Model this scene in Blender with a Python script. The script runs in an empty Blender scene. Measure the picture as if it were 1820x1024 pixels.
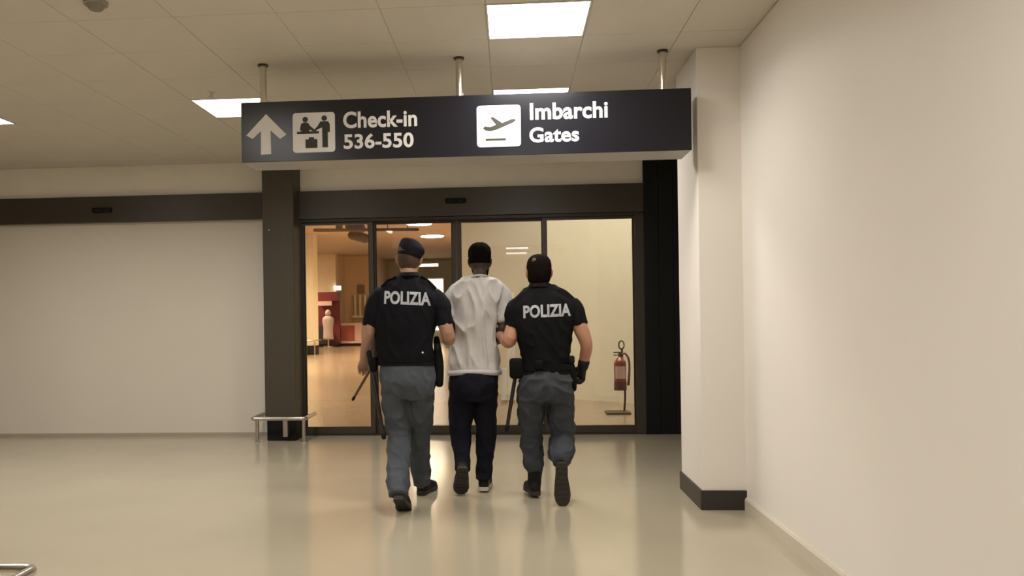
import bpy, bmesh, math, random
from mathutils import Vector, Matrix, noise
from mathutils.bvhtree import BVHTree

random.seed(7)
SC = bpy.context.scene
COL = SC.collection
V = Vector

# ------------------------------------------------------------------ camera
S = .58 / .62
F_PX, YAW, ROLL, CX, CY = 1503.1, -.0705, -.0146, 802.2, 562.5
CAM_H = 1.3892 * S
cd = bpy.data.cameras.new('camera')
cam = bpy.data.objects.new('camera', cd)
COL.objects.link(cam)
cd.sensor_fit = 'HORIZONTAL'
cd.sensor_width = 36.0
cd.lens = 36.0 * F_PX / 1820
cd.clip_start = .05
cd.clip_end = 200
_cr, _sr = math.cos(ROLL), math.sin(ROLL)
cd.shift_x = (910 - CX) / 1820
cd.shift_y = (CY - 512) / 1820
_c, _s = math.cos(YAW), math.sin(YAW)
right0, fwd, up0 = V((_c, -_s, 0)), V((_s, _c, 0)), V((0, 0, 1))
# image +u axis (right) = cr*right + sr*down ; image down = -sr*right + cr*down
cam_x = right0 * _cr + up0 * _sr
cam_y = right0 * -_sr + up0 * _cr
M = Matrix((cam_x, cam_y, -fwd)).transposed().to_4x4()
M.translation = V((0, 0, CAM_H))
cam.matrix_world = M
SC.camera = cam

# ------------------------------------------------------------------ view, world
SC.view_settings.view_transform = 'Standard'
SC.view_settings.look = 'None'
SC.view_settings.gamma = 1
SC.view_settings.use_curve_mapping = False
SC.view_settings.exposure = 1.0
w = bpy.data.worlds.new('world')
SC.world = w
w.use_nodes = True
w.node_tree.nodes['Background'].inputs[0].default_value = (.9, .85, .75, 1)
w.node_tree.nodes['Background'].inputs[1].default_value = .02
LIGHT_PANEL = 5.0          # emission of the office light panels
PANEL_WATT = 12.0
PANEL_SPREAD = 155
HALL_LAMP = 26.0
LIGHT_COL = (1.0, .965, .90)
WARM_COL = (1.0, .77, .51)


def ray(px, py):
    du, dv = px - CX, py - CY
    u = _cr * du + _sr * dv
    v = -_sr * du + _cr * dv
    xc, zc = u / F_PX, -v / F_PX
    return V((_c * xc + _s, -_s * xc + _c, zc))


def at(px, py, Y):
    r = ray(px, py)
    p = r * (Y / r.y)
    p.z += CAM_H
    return p


def atz(px, py, Z):
    r = ray(px, py)
    p = r * ((Z - CAM_H) / r.z)
    p.z += CAM_H
    return p


# ------------------------------------------------------------------ materials
MATS = {}


def mat(name, col, rough=.6, metal=0, spec=.5, noise_amt=0.0, noise_scale=6.0, bump=0.0, bump_scale=60.0, emit=None, estr=0,
        sheen=0.0, coat=0.0):
    if name in MATS:
        return MATS[name]
    m = bpy.data.materials.new(name)
    m.use_nodes = True
    nt = m.node_tree
    b = nt.nodes['Principled BSDF']
    b.inputs['Base Color'].default_value = (*col, 1)
    b.inputs['Roughness'].default_value = rough
    b.inputs['Metallic'].default_value = metal
    b.inputs['Specular IOR Level'].default_value = spec
    b.inputs['Coat Weight'].default_value = coat
    if sheen:
        b.inputs['Sheen Weight'].default_value = sheen
    tc = None
    if noise_amt or bump:
        tc = nt.nodes.new('ShaderNodeTexCoord')
    if noise_amt:
        n = nt.nodes.new('ShaderNodeTexNoise')
        n.inputs['Scale'].default_value = noise_scale
        n.inputs['Detail'].default_value = 5
        nt.links.new(tc.outputs['Object'], n.inputs['Vector'])
        mr = nt.nodes.new('ShaderNodeMapRange')
        mr.inputs['From Min'].default_value = .3
        mr.inputs['From Max'].default_value = .7
        mr.inputs['To Min'].default_value = 1 - noise_amt
        mr.inputs['To Max'].default_value = 1 + noise_amt
        nt.links.new(n.outputs['Fac'], mr.inputs['Value'])
        mx = nt.nodes.new('ShaderNodeMix')
        mx.data_type = 'RGBA'
        mx.blend_type = 'MULTIPLY'
        mx.inputs['Factor'].default_value = 1
        mx.inputs[6].default_value = (*col, 1)
        nt.links.new(mr.outputs['Result'], mx.inputs[7])
        nt.links.new(mx.outputs[2], b.inputs['Base Color'])
    if bump:
        n2 = nt.nodes.new('ShaderNodeTexNoise')
        n2.inputs['Scale'].default_value = bump_scale
        n2.inputs['Detail'].default_value = 4
        nt.links.new(tc.outputs['Object'], n2.inputs['Vector'])
        bp = nt.nodes.new('ShaderNodeBump')
        bp.inputs['Strength'].default_value = bump
        bp.inputs['Distance'].default_value = .01
        nt.links.new(n2.outputs['Fac'], bp.inputs['Height'])
        nt.links.new(bp.outputs['Normal'], b.inputs['Normal'])
    if emit:
        b.inputs['Emission Color'].default_value = (*emit, 1)
        b.inputs['Emission Strength'].default_value = estr
    MATS[name] = m
    return m


def glass(name, tint, refl=1.0):
    m = bpy.data.materials.new(name)
    m.use_nodes = True
    nt = m.node_tree
    nt.nodes.remove(nt.nodes['Principled BSDF'])
    out = nt.nodes['Material Output']
    tr = nt.nodes.new('ShaderNodeBsdfTransparent')
    tr.inputs[0].default_value = (*tint, 1)
    gl = nt.nodes.new('ShaderNodeBsdfGlossy')
    gl.inputs['Roughness'].default_value = .01
    fr = nt.nodes.new('ShaderNodeFresnel')
    fr.inputs[0].default_value = 1.5
    mu = nt.nodes.new('ShaderNodeMath')
    mu.operation = 'MULTIPLY'
    mu.inputs[1].default_value = refl
    mx = nt.nodes.new('ShaderNodeMixShader')
    nt.links.new(fr.outputs[0], mu.inputs[0])
    nt.links.new(mu.outputs[0], mx.inputs[0])
    nt.links.new(tr.outputs[0], mx.inputs[1])
    nt.links.new(gl.outputs[0], mx.inputs[2])
    nt.links.new(mx.outputs[0], out.inputs[0])
    return m


def floor_mat():
    m = mat('floor_vinyl', (.405, .352, .258), .16, spec=.6, noise_amt=.035, noise_scale=1.3)
    nt = m.node_tree
    b = nt.nodes['Principled BSDF']
    tc = nt.nodes.new('ShaderNodeTexCoord')
    n = nt.nodes.new('ShaderNodeTexNoise')
    n.inputs['Scale'].default_value = 2.2
    n.inputs['Detail'].default_value = 6
    mr = nt.nodes.new('ShaderNodeMapRange')
    mr.inputs['To Min'].default_value = .09
    mr.inputs['To Max'].default_value = .19
    nt.links.new(tc.outputs['Object'], n.inputs['Vector'])
    nt.links.new(n.outputs['Fac'], mr.inputs['Value'])
    nt.links.new(mr.outputs['Result'], b.inputs['Roughness'])
    return m


M_FLOOR = floor_mat()
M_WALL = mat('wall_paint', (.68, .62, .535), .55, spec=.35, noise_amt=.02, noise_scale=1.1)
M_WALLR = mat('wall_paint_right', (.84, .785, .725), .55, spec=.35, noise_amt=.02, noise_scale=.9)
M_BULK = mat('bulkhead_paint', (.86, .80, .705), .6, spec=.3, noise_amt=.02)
M_TILE = mat('ceiling_tile', (.67, .62, .54), .8, spec=.2, noise_amt=.02, noise_scale=3, bump=.15, bump_scale=160)
M_GRID = mat('ceiling_grid', (.62, .57, .48), .6, spec=.2)
M_BRONZE = mat('bronze_aluminium', (.046, .036, .025), .38, metal=0, spec=.45, noise_amt=.05)
M_BRONZE_D = mat('bronze_dark', (.030, .022, .014), .45, spec=.4)
M_COLUMN = mat('column_brown', (.064, .052, .035), .5, spec=.35, noise_amt=.05)
M_BLACK = mat('black_panel', (.006, .0055, .0055), .55, spec=.25, noise_amt=.1)
M_SKIRT = mat('dark_skirting', (.032, .026, .023), .45, spec=.4)
M_STEEL = mat('brushed_steel', (.62, .58, .52), .28, metal=1)
M_CHROME = mat('polished_steel', (.75, .70, .62), .16, metal=1)
M_SIGN = mat('sign_face', (.010, .010, .0155), .24, spec=.5)
M_SIGNW = mat('sign_white', (.80, .78, .76), .45)
M_SIGNSIDE = mat('sign_casing', (.40, .385, .365), .5)
M_RUBBER = mat('black_rubber', (.008, .007, .006), .65, spec=.2)
M_PANEL = mat('light_diffuser', (.9, .88, .82), .5, emit=LIGHT_COL, estr=LIGHT_PANEL)
M_FRAMEW = mat('white_metal', (.70, .66, .58), .5)
M_GLASS_F = glass('fixed_glass', (.93, .94, .91), .9)
M_GLASS_S = glass('sliding_glass', (.82, .82, .80), 1.25)


# ------------------------------------------------------------------ mesh helpers
def obj(name, bm, m, parent=None, smooth=False, label=None, cat=None, group=None, kind=None):
    me = bpy.data.meshes.new(name)
    bmesh.ops.recalc_face_normals(bm, faces=bm.faces[:])
    bm.to_mesh(me)
    bm.free()
    return obj_me(name, me, m, parent, smooth, label, cat, group, kind)


def obj_me(name, me, m, parent=None, smooth=False, label=None, cat=None, group=None, kind=None):
    if m:
        me.materials.clear()
        me.materials.append(m)
    if smooth:
        for p in me.polygons:
            p.use_smooth = True
    o = bpy.data.objects.new(name, me)
    COL.objects.link(o)
    if parent:
        o.parent = parent
        o.matrix_parent_inverse = Matrix.Identity(4)
        o.location = -world_loc(parent)
    tag(o, label, cat, group, kind)
    return o


def world_loc(o):
    p = V((0, 0, 0))
    while o:
        p = p + o.location
        o = o.parent
    return p


def tag(o, label=None, cat=None, group=None, kind=None):
    if label:
        o['label'] = label
    if cat:
        o['category'] = cat
    if group:
        o['group'] = group
    if kind:
        o['kind'] = kind


def thing(name, loc, label, cat, group=None, kind=None):
    o = bpy.data.objects.new(name, None)
    o.empty_display_size = .1
    COL.objects.link(o)
    o.location = loc
    tag(o, label, cat, group, kind)
    return o


def box(bm, x0, x1, y0, y1, z0, z1, bev=0.0):
    vs = [bm.verts.new((x, y, z)) for x in (x0, x1) for y in (y0, y1) for z in (z0, z1)]
    idx = [(0, 1, 3, 2), (4, 6, 7, 5), (0, 4, 5, 1), (2, 3, 7, 6), (0, 2, 6, 4), (1, 5, 7, 3)]
    fs = [bm.faces.new([vs[i] for i in f]) for f in idx]
    if bev:
        es = list({e for f in fs for e in f.edges})
        bmesh.ops.bevel(bm, geom=es, offset=bev, segments=2, affect='EDGES', profile=.5)
    return bm


def B(*a, bev=0.0):
    return box(bmesh.new(), *a, bev=bev)


def catmull(P, sub):
    out = []
    n = len(P)
    for i in range(n - 1):
        p0, p1, p2, p3 = P[max(i - 1, 0)], P[i], P[i + 1], P[min(i + 2, n - 1)]
        for k in range(sub):
            t = k / sub
            out.append([.5 * (2 * b + (c - a) * t + (2 * a - 5 * b + 4 * c - d) * t * t + (3 * b - a - 3 * c + d) * t ** 3)
                        for a, b, c, d in zip(p0, p1, p2, p3)])
    out.append(list(P[-1]))
    return out


def skin_rings(bm, rings):
    """rings: list of vertex-coordinate lists, bridged and capped with a fan."""
    R = [[bm.verts.new(c) for c in r] for r in rings]
    n = len(R[0])
    for a, b in zip(R, R[1:]):
        for i in range(n):
            bm.faces.new((a[i], a[(i + 1) % n], b[(i + 1) % n], b[i]))
    for r in (R[0], R[-1]):
        c = bm.verts.new(sum((v.co for v in r), V()) / n)
        for i in range(n):
            f = (r[(i + 1) % n], r[i], c) if r is R[0] else (r[i], r[(i + 1) % n], c)
            bm.faces.new(f)


def tube(bm, pts, rad, side=V((1, 0, 0)), n=14, sub=4, dome=True):
    """tapered limb. rad: list of r or (r_side, r_other)."""
    rad = [(r, r) if not isinstance(r, (tuple, list)) else r for r in rad]
    P = [(*p, *r) for p, r in zip(pts, rad)]
    P = catmull(P, sub) if sub > 1 else [list(p) for p in P]
    C = [V(p[:3]) for p in P]
    rings = []
    for i, p in enumerate(P):
        t = (C[min(i + 1, len(C) - 1)] - C[max(i - 1, 0)]).normalized()
        s = (side - t * side.dot(t))
        if s.length < 1e-3:
            s = t.orthogonal()
        s.normalize()
        u = t.cross(s)
        ra, rb = max(p[3], 1e-4), max(p[4], 1e-4)
        rings.append([C[i] + s * (ra * math.cos(2 * math.pi * k / n)) + u * (rb * math.sin(2 * math.pi * k / n)) for k in range(n)])
    if dome:
        def cap(r, c, t, rr):
            res = []
            for f, g in ((.5, .87), (.87, .5)):
                res.append([c + (v - c) * g + t * (rr * f) for v in r])
            return res
        t0 = (C[0] - C[1]).normalized()
        t1 = (C[-1] - C[-2]).normalized()
        rings = cap(rings[0], C[0], t0, min(P[0][3], P[0][4]))[::-1] + rings + cap(rings[-1], C[-1], t1, min(P[-1][3], P[-1][4]))
    skin_rings(bm, rings)
    return bm


def stack(bm, rows, n=28, sub=4, power=2.4):
    """horizontal rings: rows of (x, y, z, half_width, half_depth)."""
    P = catmull([tuple(r) for r in rows], sub)
    rings = []
    for x, y, z, a, b in P:
        a, b = max(a, .002), max(b, .002)
        r = []
        for k in range(n):
            t = 2 * math.pi * k / n
            c, s = math.cos(t), math.sin(t)
            e = 2 / power
            r.append(V((x + a * math.copysign(abs(c) ** e, c), y + b * math.copysign(abs(s) ** e, s), z)))
        rings.append(r)
    skin_rings(bm, rings)
    return bm


def ball(bm, c, r, seg=16):
    c = V(c)
    r = V(r) if isinstance(r, (tuple, list, Vector)) else V((r, r, r))
    m = Matrix.Translation(c) @ Matrix.Diagonal((r.x, r.y, r.z, 1))
    bmesh.ops.create_uvsphere(bm, u_segments=seg, v_segments=max(6, seg // 2), radius=1, matrix=m)
    return bm


def disc_prism(bm, c, r, z0, z1, n=24, r2=None):
    rings = []
    for z, rr in ((z0, r), (z1, r2 if r2 is not None else r)):
        rings.append([V((c[0] + rr * math.cos(2 * math.pi * k / n), c[1] + rr * math.sin(2 * math.pi * k / n), z)) for k in range(n)])
    skin_rings(bm, rings)
    return bm


def fuse(bm, voxel, smooth_it=4, fn=None):
    """overlapping closed shapes -> one continuous skin"""
    me = bpy.data.meshes.new('fuse')
    bmesh.ops.recalc_face_normals(bm, faces=bm.faces[:])
    bm.to_mesh(me)
    bm.free()
    o = bpy.data.objects.new('fuse', me)
    COL.objects.link(o)
    r = o.modifiers.new('r', 'REMESH')
    r.mode = 'VOXEL'
    r.voxel_size = voxel
    s = o.modifiers.new('s', 'SMOOTH')
    s.factor = .5
    s.iterations = smooth_it
    dg = bpy.context.evaluated_depsgraph_get()
    dg.update()
    ev = o.evaluated_get(dg)
    out = bpy.data.meshes.new_from_object(ev, depsgraph=dg)
    out.name = 'skin'
    bpy.data.objects.remove(o)
    bpy.data.meshes.remove(me)
    if fn:
        nm = [v.normal.copy() for v in out.vertices]
        for v, nn in zip(out.vertices, nm):
            v.co += nn * fn(v.co)
    for p in out.polygons:
        p.use_smooth = True
    return out


def text_mesh(body, size, bold=0.0, spacing=1.0, shear=0.0, depth=.001):
    cu = bpy.data.curves.new('text', 'FONT')
    cu.body = body
    cu.size = size
    cu.offset = bold
    cu.space_character = spacing
    cu.extrude = depth
    cu.resolution_u = 4
    o = bpy.data.objects.new('text', cu)
    COL.objects.link(o)
    dg = bpy.context.evaluated_depsgraph_get()
    dg.update()
    me = bpy.data.meshes.new_from_object(o.evaluated_get(dg), depsgraph=dg)
    bpy.data.objects.remove(o)
    bpy.data.curves.remove(cu)
    return me


def fit_text(me, x0, x1, z0, z1, y):
    """lay the text mesh upright (facing -Y) so that its outline fills the box"""
    xs = [v.co.x for v in me.vertices]
    ys = [v.co.y for v in me.vertices]
    ax, bx, ay, by = min(xs), max(xs), min(ys), max(ys)
    for v in me.vertices:
        x, yy, z = v.co
        v.co = (x0 + (x - ax) / (bx - ax) * (x1 - x0), y - z, z0 + (yy - ay) / (by - ay) * (z1 - z0))
    return me


def poly_prism(bm, pts, y0, y1):
    """polygon in the XZ plane, given thickness in Y"""
    a = [bm.verts.new((x, y0, z)) for x, z in pts]
    b = [bm.verts.new((x, y1, z)) for x, z in pts]
    n = len(pts)
    bm.faces.new(a)
    bm.faces.new(b[::-1])
    for i in range(n):
        bm.faces.new((a[i], b[i], b[(i + 1) % n], a[(i + 1) % n]))
    return bm


def round_rect(cx, cz, w, h, r, n=5):
    pts = []
    for sx, sz, a0 in ((1, 1, 0), (-1, 1, 90), (-1, -1, 180), (1, -1, 270)):
        for k in range(n + 1):
            a = math.radians(a0 + 90 * k / n)
            pts.append((cx + sx * (w / 2 - r) + r * math.cos(a), cz + sz * (h / 2 - r) + r * math.sin(a)))
    return pts


# ------------------------------------------------------------------ dimensions
HC = 3.051           # ceiling
XW = 1.526           # right wall
YF = 9.263           # wall with the doors
YR = -6.5            # wall behind the camera
XL = -9.0            # left wall
TILE = .6
GX, GY = -.12, 4.755

# ------------------------------------------------------------------ structure: near room
floor = obj('floor', B(XL - .2, 3.4, YR - .2, YF, -.1, 0), M_FLOOR, kind='structure')

ceil = thing('ceiling', (0, 0, HC), None, None, kind='structure')
obj('backing_grid', B(XL - .2, 3.4, YR - .2, YF + .2, HC + .005, HC + .10), M_GRID, ceil)
lights_at = [(0, 0), (0, 3), (-4, 3), (-8, 3),                 # in view
             (-4, -3), (-8, 0), (-4, -6), (0, -6), (0, -14), (0, -17), (-4, -12)]       # out of frame (column, row): reflected ones, plus others added to brighten the room
light_set = set(lights_at)
tile_me = bpy.data.meshes.new('tile')
_b = bmesh.new()
box(_b, .0025, TILE - .0025, .0025, TILE - .0025, 0, .02)
bmesh.ops.bevel(_b, geom=[e for e in _b.edges if all(v.co.z < .001 for v in e.verts)], offset=.002, segments=1, affect='EDGES')
_b.to_mesh(tile_me)
_b.free()
tile_me.materials.append(M_TILE)
edge_me = {}


def ceiling_tile(x0, x1, y0, y1):
    k = (round(x1 - x0, 3), round(y1 - y0, 3))
    if k == (TILE, TILE):
        me = tile_me
    else:
        if k not in edge_me:
            bb = B(.0025, k[0] - .0025, .0025, k[1] - .0025, 0, .02)
            m_ = bpy.data.meshes.new('tile')
            bb.to_mesh(m_)
            bb.free()
            m_.materials.append(M_TILE)
            edge_me[k] = m_
        me = edge_me[k]
    o = bpy.data.objects.new('tile', me)
    COL.objects.link(o)
    o.parent = ceil
    o.location = (x0, y0, 0)


for i in range(-11, 5):
    for j in range(-2, 8):
        x0, y0 = GX + i * TILE, GY + j * TILE
        x1, y1 = x0 + TILE, y0 + TILE
        if (i, j) in light_set:
            continue
        if i == 2 and y0 < 5.6:
            x1 = XW - .002
        if i > 2 and y0 < 5.6:
            continue
        y1 = min(y1, YF - .002)
        ceiling_tile(x0, x1, y0, y1)
bm = bmesh.new()          # the tiles out of view
box(bm, XL, GX - 11 * TILE, YR, YF - .01, HC, HC + .02)
box(bm, GX - 11 * TILE, XW, YR, GY - 2 * TILE, HC, HC + .02)
obj('tile_field', bm, M_TILE, ceil)

# right wall, pillar
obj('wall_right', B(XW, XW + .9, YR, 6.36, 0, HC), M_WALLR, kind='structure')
obj('wall_recess', B(2.9, 3.2, 6.36, YF, 0, HC), M_WALL, kind='structure')
pillar = thing('pillar', (1.38, 6.0, 0), None, None, kind='structure')
obj('shaft', B(1.243, XW + .01, 5.685, 6.36, 0, HC, bev=.004), M_WALLR, pillar)
obj('baseboard_pillar', B(1.229, XW + .004, 5.666, 6.37, 0, .128, bev=.003), M_SKIRT, kind='structure')
bm = bmesh.new()
bb = [(XW - .016, 0), (XW, 0), (XW, .085), (XW - .006, .085), (XW - .016, .070)]
a = [bm.verts.new((x, YR, z)) for x, z in bb]
b_ = [bm.verts.new((x, 5.664, z)) for x, z in bb]
bm.faces.new(a); bm.faces.new(b_[::-1])
for k in range(5):
    bm.faces.new((a[k], b_[k], b_[(k + 1) % 5], a[(k + 1) % 5]))
obj('baseboard_right', bm, mat('skirting_paint', (.62, .55, .45), .4), kind='structure')
# left + rear walls (outside the frame)
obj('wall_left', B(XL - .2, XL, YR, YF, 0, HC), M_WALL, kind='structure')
obj('wall_rear', B(XL, XW + .9, YR - .2, YR, 0, HC), M_WALL, kind='structure')

# far wall: bulkhead over the doors, cream infill left of the column
ZB_L, ZT, ZB_R = 2.415, 2.705, 2.362
XC0, XC1 = -2.66, -2.318            # brown column
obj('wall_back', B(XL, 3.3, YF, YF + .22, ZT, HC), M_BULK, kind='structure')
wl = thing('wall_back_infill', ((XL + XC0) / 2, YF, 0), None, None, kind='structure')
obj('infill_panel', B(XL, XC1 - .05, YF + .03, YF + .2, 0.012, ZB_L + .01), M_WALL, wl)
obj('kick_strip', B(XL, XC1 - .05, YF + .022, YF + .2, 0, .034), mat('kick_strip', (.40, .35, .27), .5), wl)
obj('wall_back_right', B(1.445, 3.3, YF + .025, YF + .22, 0, ZT), M_BLACK, kind='structure')

column = thing('column', ((XC0 + XC1) / 2, 9.1, 0), None, None, kind='structure')
obj('shaft', B(XC0, XC1, 8.95, YF + .02, .215, HC, bev=.008), M_COLUMN, column)
obj('base', B(-2.615, -2.295, 8.86, YF, 0, .222, bev=.01), M_RUBBER, column)
bm = bmesh.new()
p = at(478, 409, 8.95)
tube(bm, [V((p.x, 8.951, p.z)), V((p.x, 8.944, p.z))], [.011, .009], n=12, sub=1, dome=False)
obj('stud', bm, M_STEEL, column)

# black clad panels right of the doors
blk = thing('black_cladding', (1.7, YF, 0), 'matt black vertical wall cladding between the glass doors and the white pillar', 'wall panel')
xx = 1.437
while xx < 2.6:
    obj('panel', B(xx, xx + .154, YF - .05, YF - .002, 0.0, HC - .004, bev=.004), M_BLACK, blk)
    xx += .1565

# ------------------------------------------------------------------ ceiling lights


def ceiling_light(i, j, label):
    x, y = GX + i * TILE, GY + j * TILE
    t = thing('ceiling_light', (x + .3, y + .3, HC), label, 'ceiling light', 'square light panels set in the tiled ceiling')
    bm = bmesh.new()
    e = .012
    for a in ((.003, .597, .003, e), (.003, .597, .6 - e, .597), (.003, e, e, .6 - e), (.6 - e, .597, e, .6 - e)):
        box(bm, x + a[0], x + a[1], y + a[2], y + a[3], HC - .004, HC + .03)
    obj('frame', bm, M_FRAMEW, t)
    obj('diffuser', B(x + e, x + .6 - e, y + e, y + .6 - e, HC - .001, HC + .02), M_PANEL, t)
    ld = bpy.data.lights.new('panel_light', 'AREA')
    ld.shape = 'SQUARE'
    ld.size = .57
    ld.spread = math.radians(PANEL_SPREAD)
    ld.energy = PANEL_WATT
    ld.color = LIGHT_COL
    lo_ = bpy.data.objects.new('panel_light', ld)
    COL.objects.link(lo_)
    lo_.parent = t
    lo_.location = (0, 0, -.008)


lab = {(0, 0): 'large bright square light panel nearest above the hanging sign',
       (0, 3): 'light panel showing as a thin white strip right behind the sign top edge',
       (-4, 3): 'light panel left of the sign, its corner hidden behind the arrow end',
       (-8, 3): 'light panel cut off by the left edge of the photo'}
for (i, j) in lights_at:
    ceiling_light(i, j, lab.get((i, j), 'square ceiling light panel out of the frame'))

# sprinkler and detector
p = atz(376, 164, HC)
t = thing('sprinkler', (p.x, p.y, HC), 'small ceiling sprinkler head just before the left light panel', 'sprinkler')
bm = bmesh.new(); disc_prism(bm, p, .035, HC - .006, HC); obj('rosette', bm, M_FRAMEW, t)
bm = bmesh.new(); disc_prism(bm, p, .010, HC - .035, HC - .006, 12); disc_prism(bm, p, .022, HC - .04, HC - .036, 12); obj('nozzle', bm, M_STEEL, t)
p = atz(170, 3, HC)
t = thing('smoke_detector', (p.x, p.y, HC), 'round grey smoke detector on the ceiling at the upper left', 'smoke detector')
bm = bmesh.new(); disc_prism(bm, p, .065, HC - .018, HC); obj('base', bm, mat('detector_grey', (.33, .30, .24), .6), t)
bm = bmesh.new(); disc_prism(bm, p, .035, HC - .045, HC - .018, 20, .055); obj('sensor_cap', bm, mat('detector_cap', (.25, .22, .17), .6), t)

# ------------------------------------------------------------------ hanging sign
SY = 5.57
SX0, SX1, SZ0, SZ1 = -1.79, 1.183, 2.352, 2.752
sign = thing('direction_sign', ((SX0 + SX1) / 2, SY + .16, SZ0),
             'long dark navy overhead sign with white arrow, check-in and gates lettering', 'sign')
obj('casing', B(SX0 + .004, SX1 - .004, SY + .006, SY + .315, SZ0, SZ1, bev=.003), M_SIGNSIDE, sign)
obj('face', B(SX0, SX1, SY, SY + .012, SZ0 + .002, SZ1 + .004, bev=.002), M_SIGN, sign)
for px, py in ((470, 118), (815, 100), (1180, 85)):
    p = atz(px, py, HC)
    bm = bmesh.new()
    disc_prism(bm, (p.x, SY + .15), .024, SZ1 - .01, HC, 20)
    pole = obj('suspension_pole', bm, M_CHROME, sign, smooth=False)
    bm = bmesh.new()
    disc_prism(bm, (p.x, SY + .15), .036, HC - .012, HC, 20)
    obj('ceiling_collar', bm, M_BRONZE, pole)


def sp(px, py):
    p = at(px, py, SY)
    return p.x, p.z


YT = SY - .002
# arrow
A0 = [sp(*q) for q in ((473, 203), (509, 239), (498, 247), (481, 232), (482, 274), (464, 275), (464, 233), (449, 247), (438, 241))]
bm = bmesh.new(); poly_prism(bm, A0, YT, SY + .003); obj('arrow_symbol', bm, M_SIGNW, sign)


def plate(cx, cz, w_, h_):
    bm = bmesh.new()
    poly_prism(bm, round_rect(cx, cz, w_, h_, .022), YT, SY + .003)
    return obj('pictogram_plate', bm, M_SIGNW, sign)


# check-in pictogram
x0, z0 = sp(521, 272); x1, z1 = sp(595, 199)
c1 = plate((x0 + x1) / 2, (z0 + z1) / 2 , x1 - x0, z1 - z0)
M_INK = mat('sign_ink', (.035, .03, .022), .5)


def q(px, py):       # pictogram coordinates 0..100, z up
    return x0 + (x1 - x0) * px / 100, z0 + (z1 - z0) * py / 100


def disc2(cx, cz, r, n=16):
    return [(cx + r * math.cos(2 * math.pi * k / n), cz + r * math.sin(2 * math.pi * k / n)) for k in range(n)]


YI = YT - .0012
bm = bmesh.new()
s_ = (x1 - x0) / 100
for c, r in ((q(30, 83), 6.5 * s_), (q(75, 85), 6.5 * s_)):
    poly_prism(bm, disc2(*c, r), YI, YT + .0005)
for pts in ([(20, 72), (26, 76), (36, 75), (42, 66), (52, 57), (56, 62), (60, 60), (54, 52), (46, 54), (41, 58), (38, 52), (22, 52), (17, 58)],
            [(66, 77), (84, 77), (88, 70), (88, 50), (83, 50), (83, 12), (70, 12), (70, 50), (70, 62), (58, 57), (54, 60), (58, 64)],
            [(10, 53), (62, 53), (62, 47), (10, 47)],
            [(30, 33), (58, 33), (58, 11), (30, 11)],
            [(38, 38), (50, 38), (50, 33), (38, 33)]):
    poly_prism(bm, [q(*z) for z in pts], YI, YT + .0005)
obj('desk_and_passengers', bm, M_INK, c1)
# departures pictogram
x0, z0 = sp(848, 262); x1, z1 = sp(925, 186)
c2 = plate((x0 + x1) / 2, (z0 + z1) / 2, x1 - x0, z1 - z0)
bm = bmesh.new()
for pts in ([(14, 45), (20, 40), (30, 38), (44, 41), (84, 58), (89, 63), (86, 66), (80, 66), (58, 57), (37, 72), (31, 71), (44, 53), (31, 48), (22, 49), (18, 50)],
            [(20, 20), (66, 20), (66, 15), (20, 15)]):
    poly_prism(bm, [q(*z) for z in pts], YI, YT + .0005)
obj('departing_plane', bm, M_INK, c2)
M_TXT = mat('sign_lettering', (.80, .78, .76), .45)
for body, a, b_ in (('Check-in', (610, 226), (741, 196)), ('536-550', (611, 263), (735, 236)),
                    ('Imbarchi', (942, 211), (1080, 181)), ('Gates', (941, 252), (1029, 225))):
    xa, za = sp(*a); xb, zb = sp(*b_)
    za = (za + sp(b_[0], a[1])[1]) / 2 - .002
    me = fit_text(text_mesh(body, .15, bold=.0040, spacing=1.02), xa, xb, za, za + (zb - sp(b_[0], a[1])[1]) , YT + .001)
    obj_me('lettering', me, M_TXT, sign)

# ------------------------------------------------------------------ doors
# left opening: header only, infilled
d2 = thing('door_2', (-5, YF, 0), None, None, kind='structure')
obj('header', B(XL, XC0 + .1, YF - .06, YF + .2, ZB_L, ZT, bev=.004), M_BRONZE, d2)


def sensor(px, py, Yp, parent):
    p = at(px, py, Yp)
    bm = bmesh.new()
    box(bm, p.x - .115, p.x + .115, Yp - .030, Yp + .01, p.z - .028, p.z + .028, bev=.012)
    s0 = obj('motion_sensor', bm, M_RUBBER, parent)
    bm = bmesh.new()
    for dx in (-.055, .055):
        ball(bm, (p.x + dx, Yp - .028, p.z), (.040, .016, .024), 14)
    obj('sensor_lens', bm, M_BLACK, s0, smooth=True)


sensor(182, 374, YF - .06, d2)

d1 = thing('door_1', (-.45, YF, 0), None, None, kind='structure')
XD0, XD1 = -2.318, 1.437
obj('header', B(XD0 - .06, XD1, YF - .06, YF + .2, ZB_R + .035, ZT, bev=.004), M_BRONZE, d1)
obj('header_track', B(XD0 - .06, XD1, YF - .035, YF + .18, ZB_R, ZB_R + .034, bev=.002), M_BRONZE_D, d1)
obj('left_jamb', B(XD0 - .06, XD0 + .012, YF - .03, YF + .16, 0, ZB_R + .002), M_BRONZE, d1)
obj('right_jamb', B(1.339, XD1, YF - .045, YF + .16, 0, ZB_R + .002, bev=.003), M_BRONZE, d1)
obj('sill', B(XD0, XD1 - .01, YF - .03, YF + .16, 0, .012), M_BRONZE_D, d1)
sensor(810, 357, YF - .06, d1)


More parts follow.
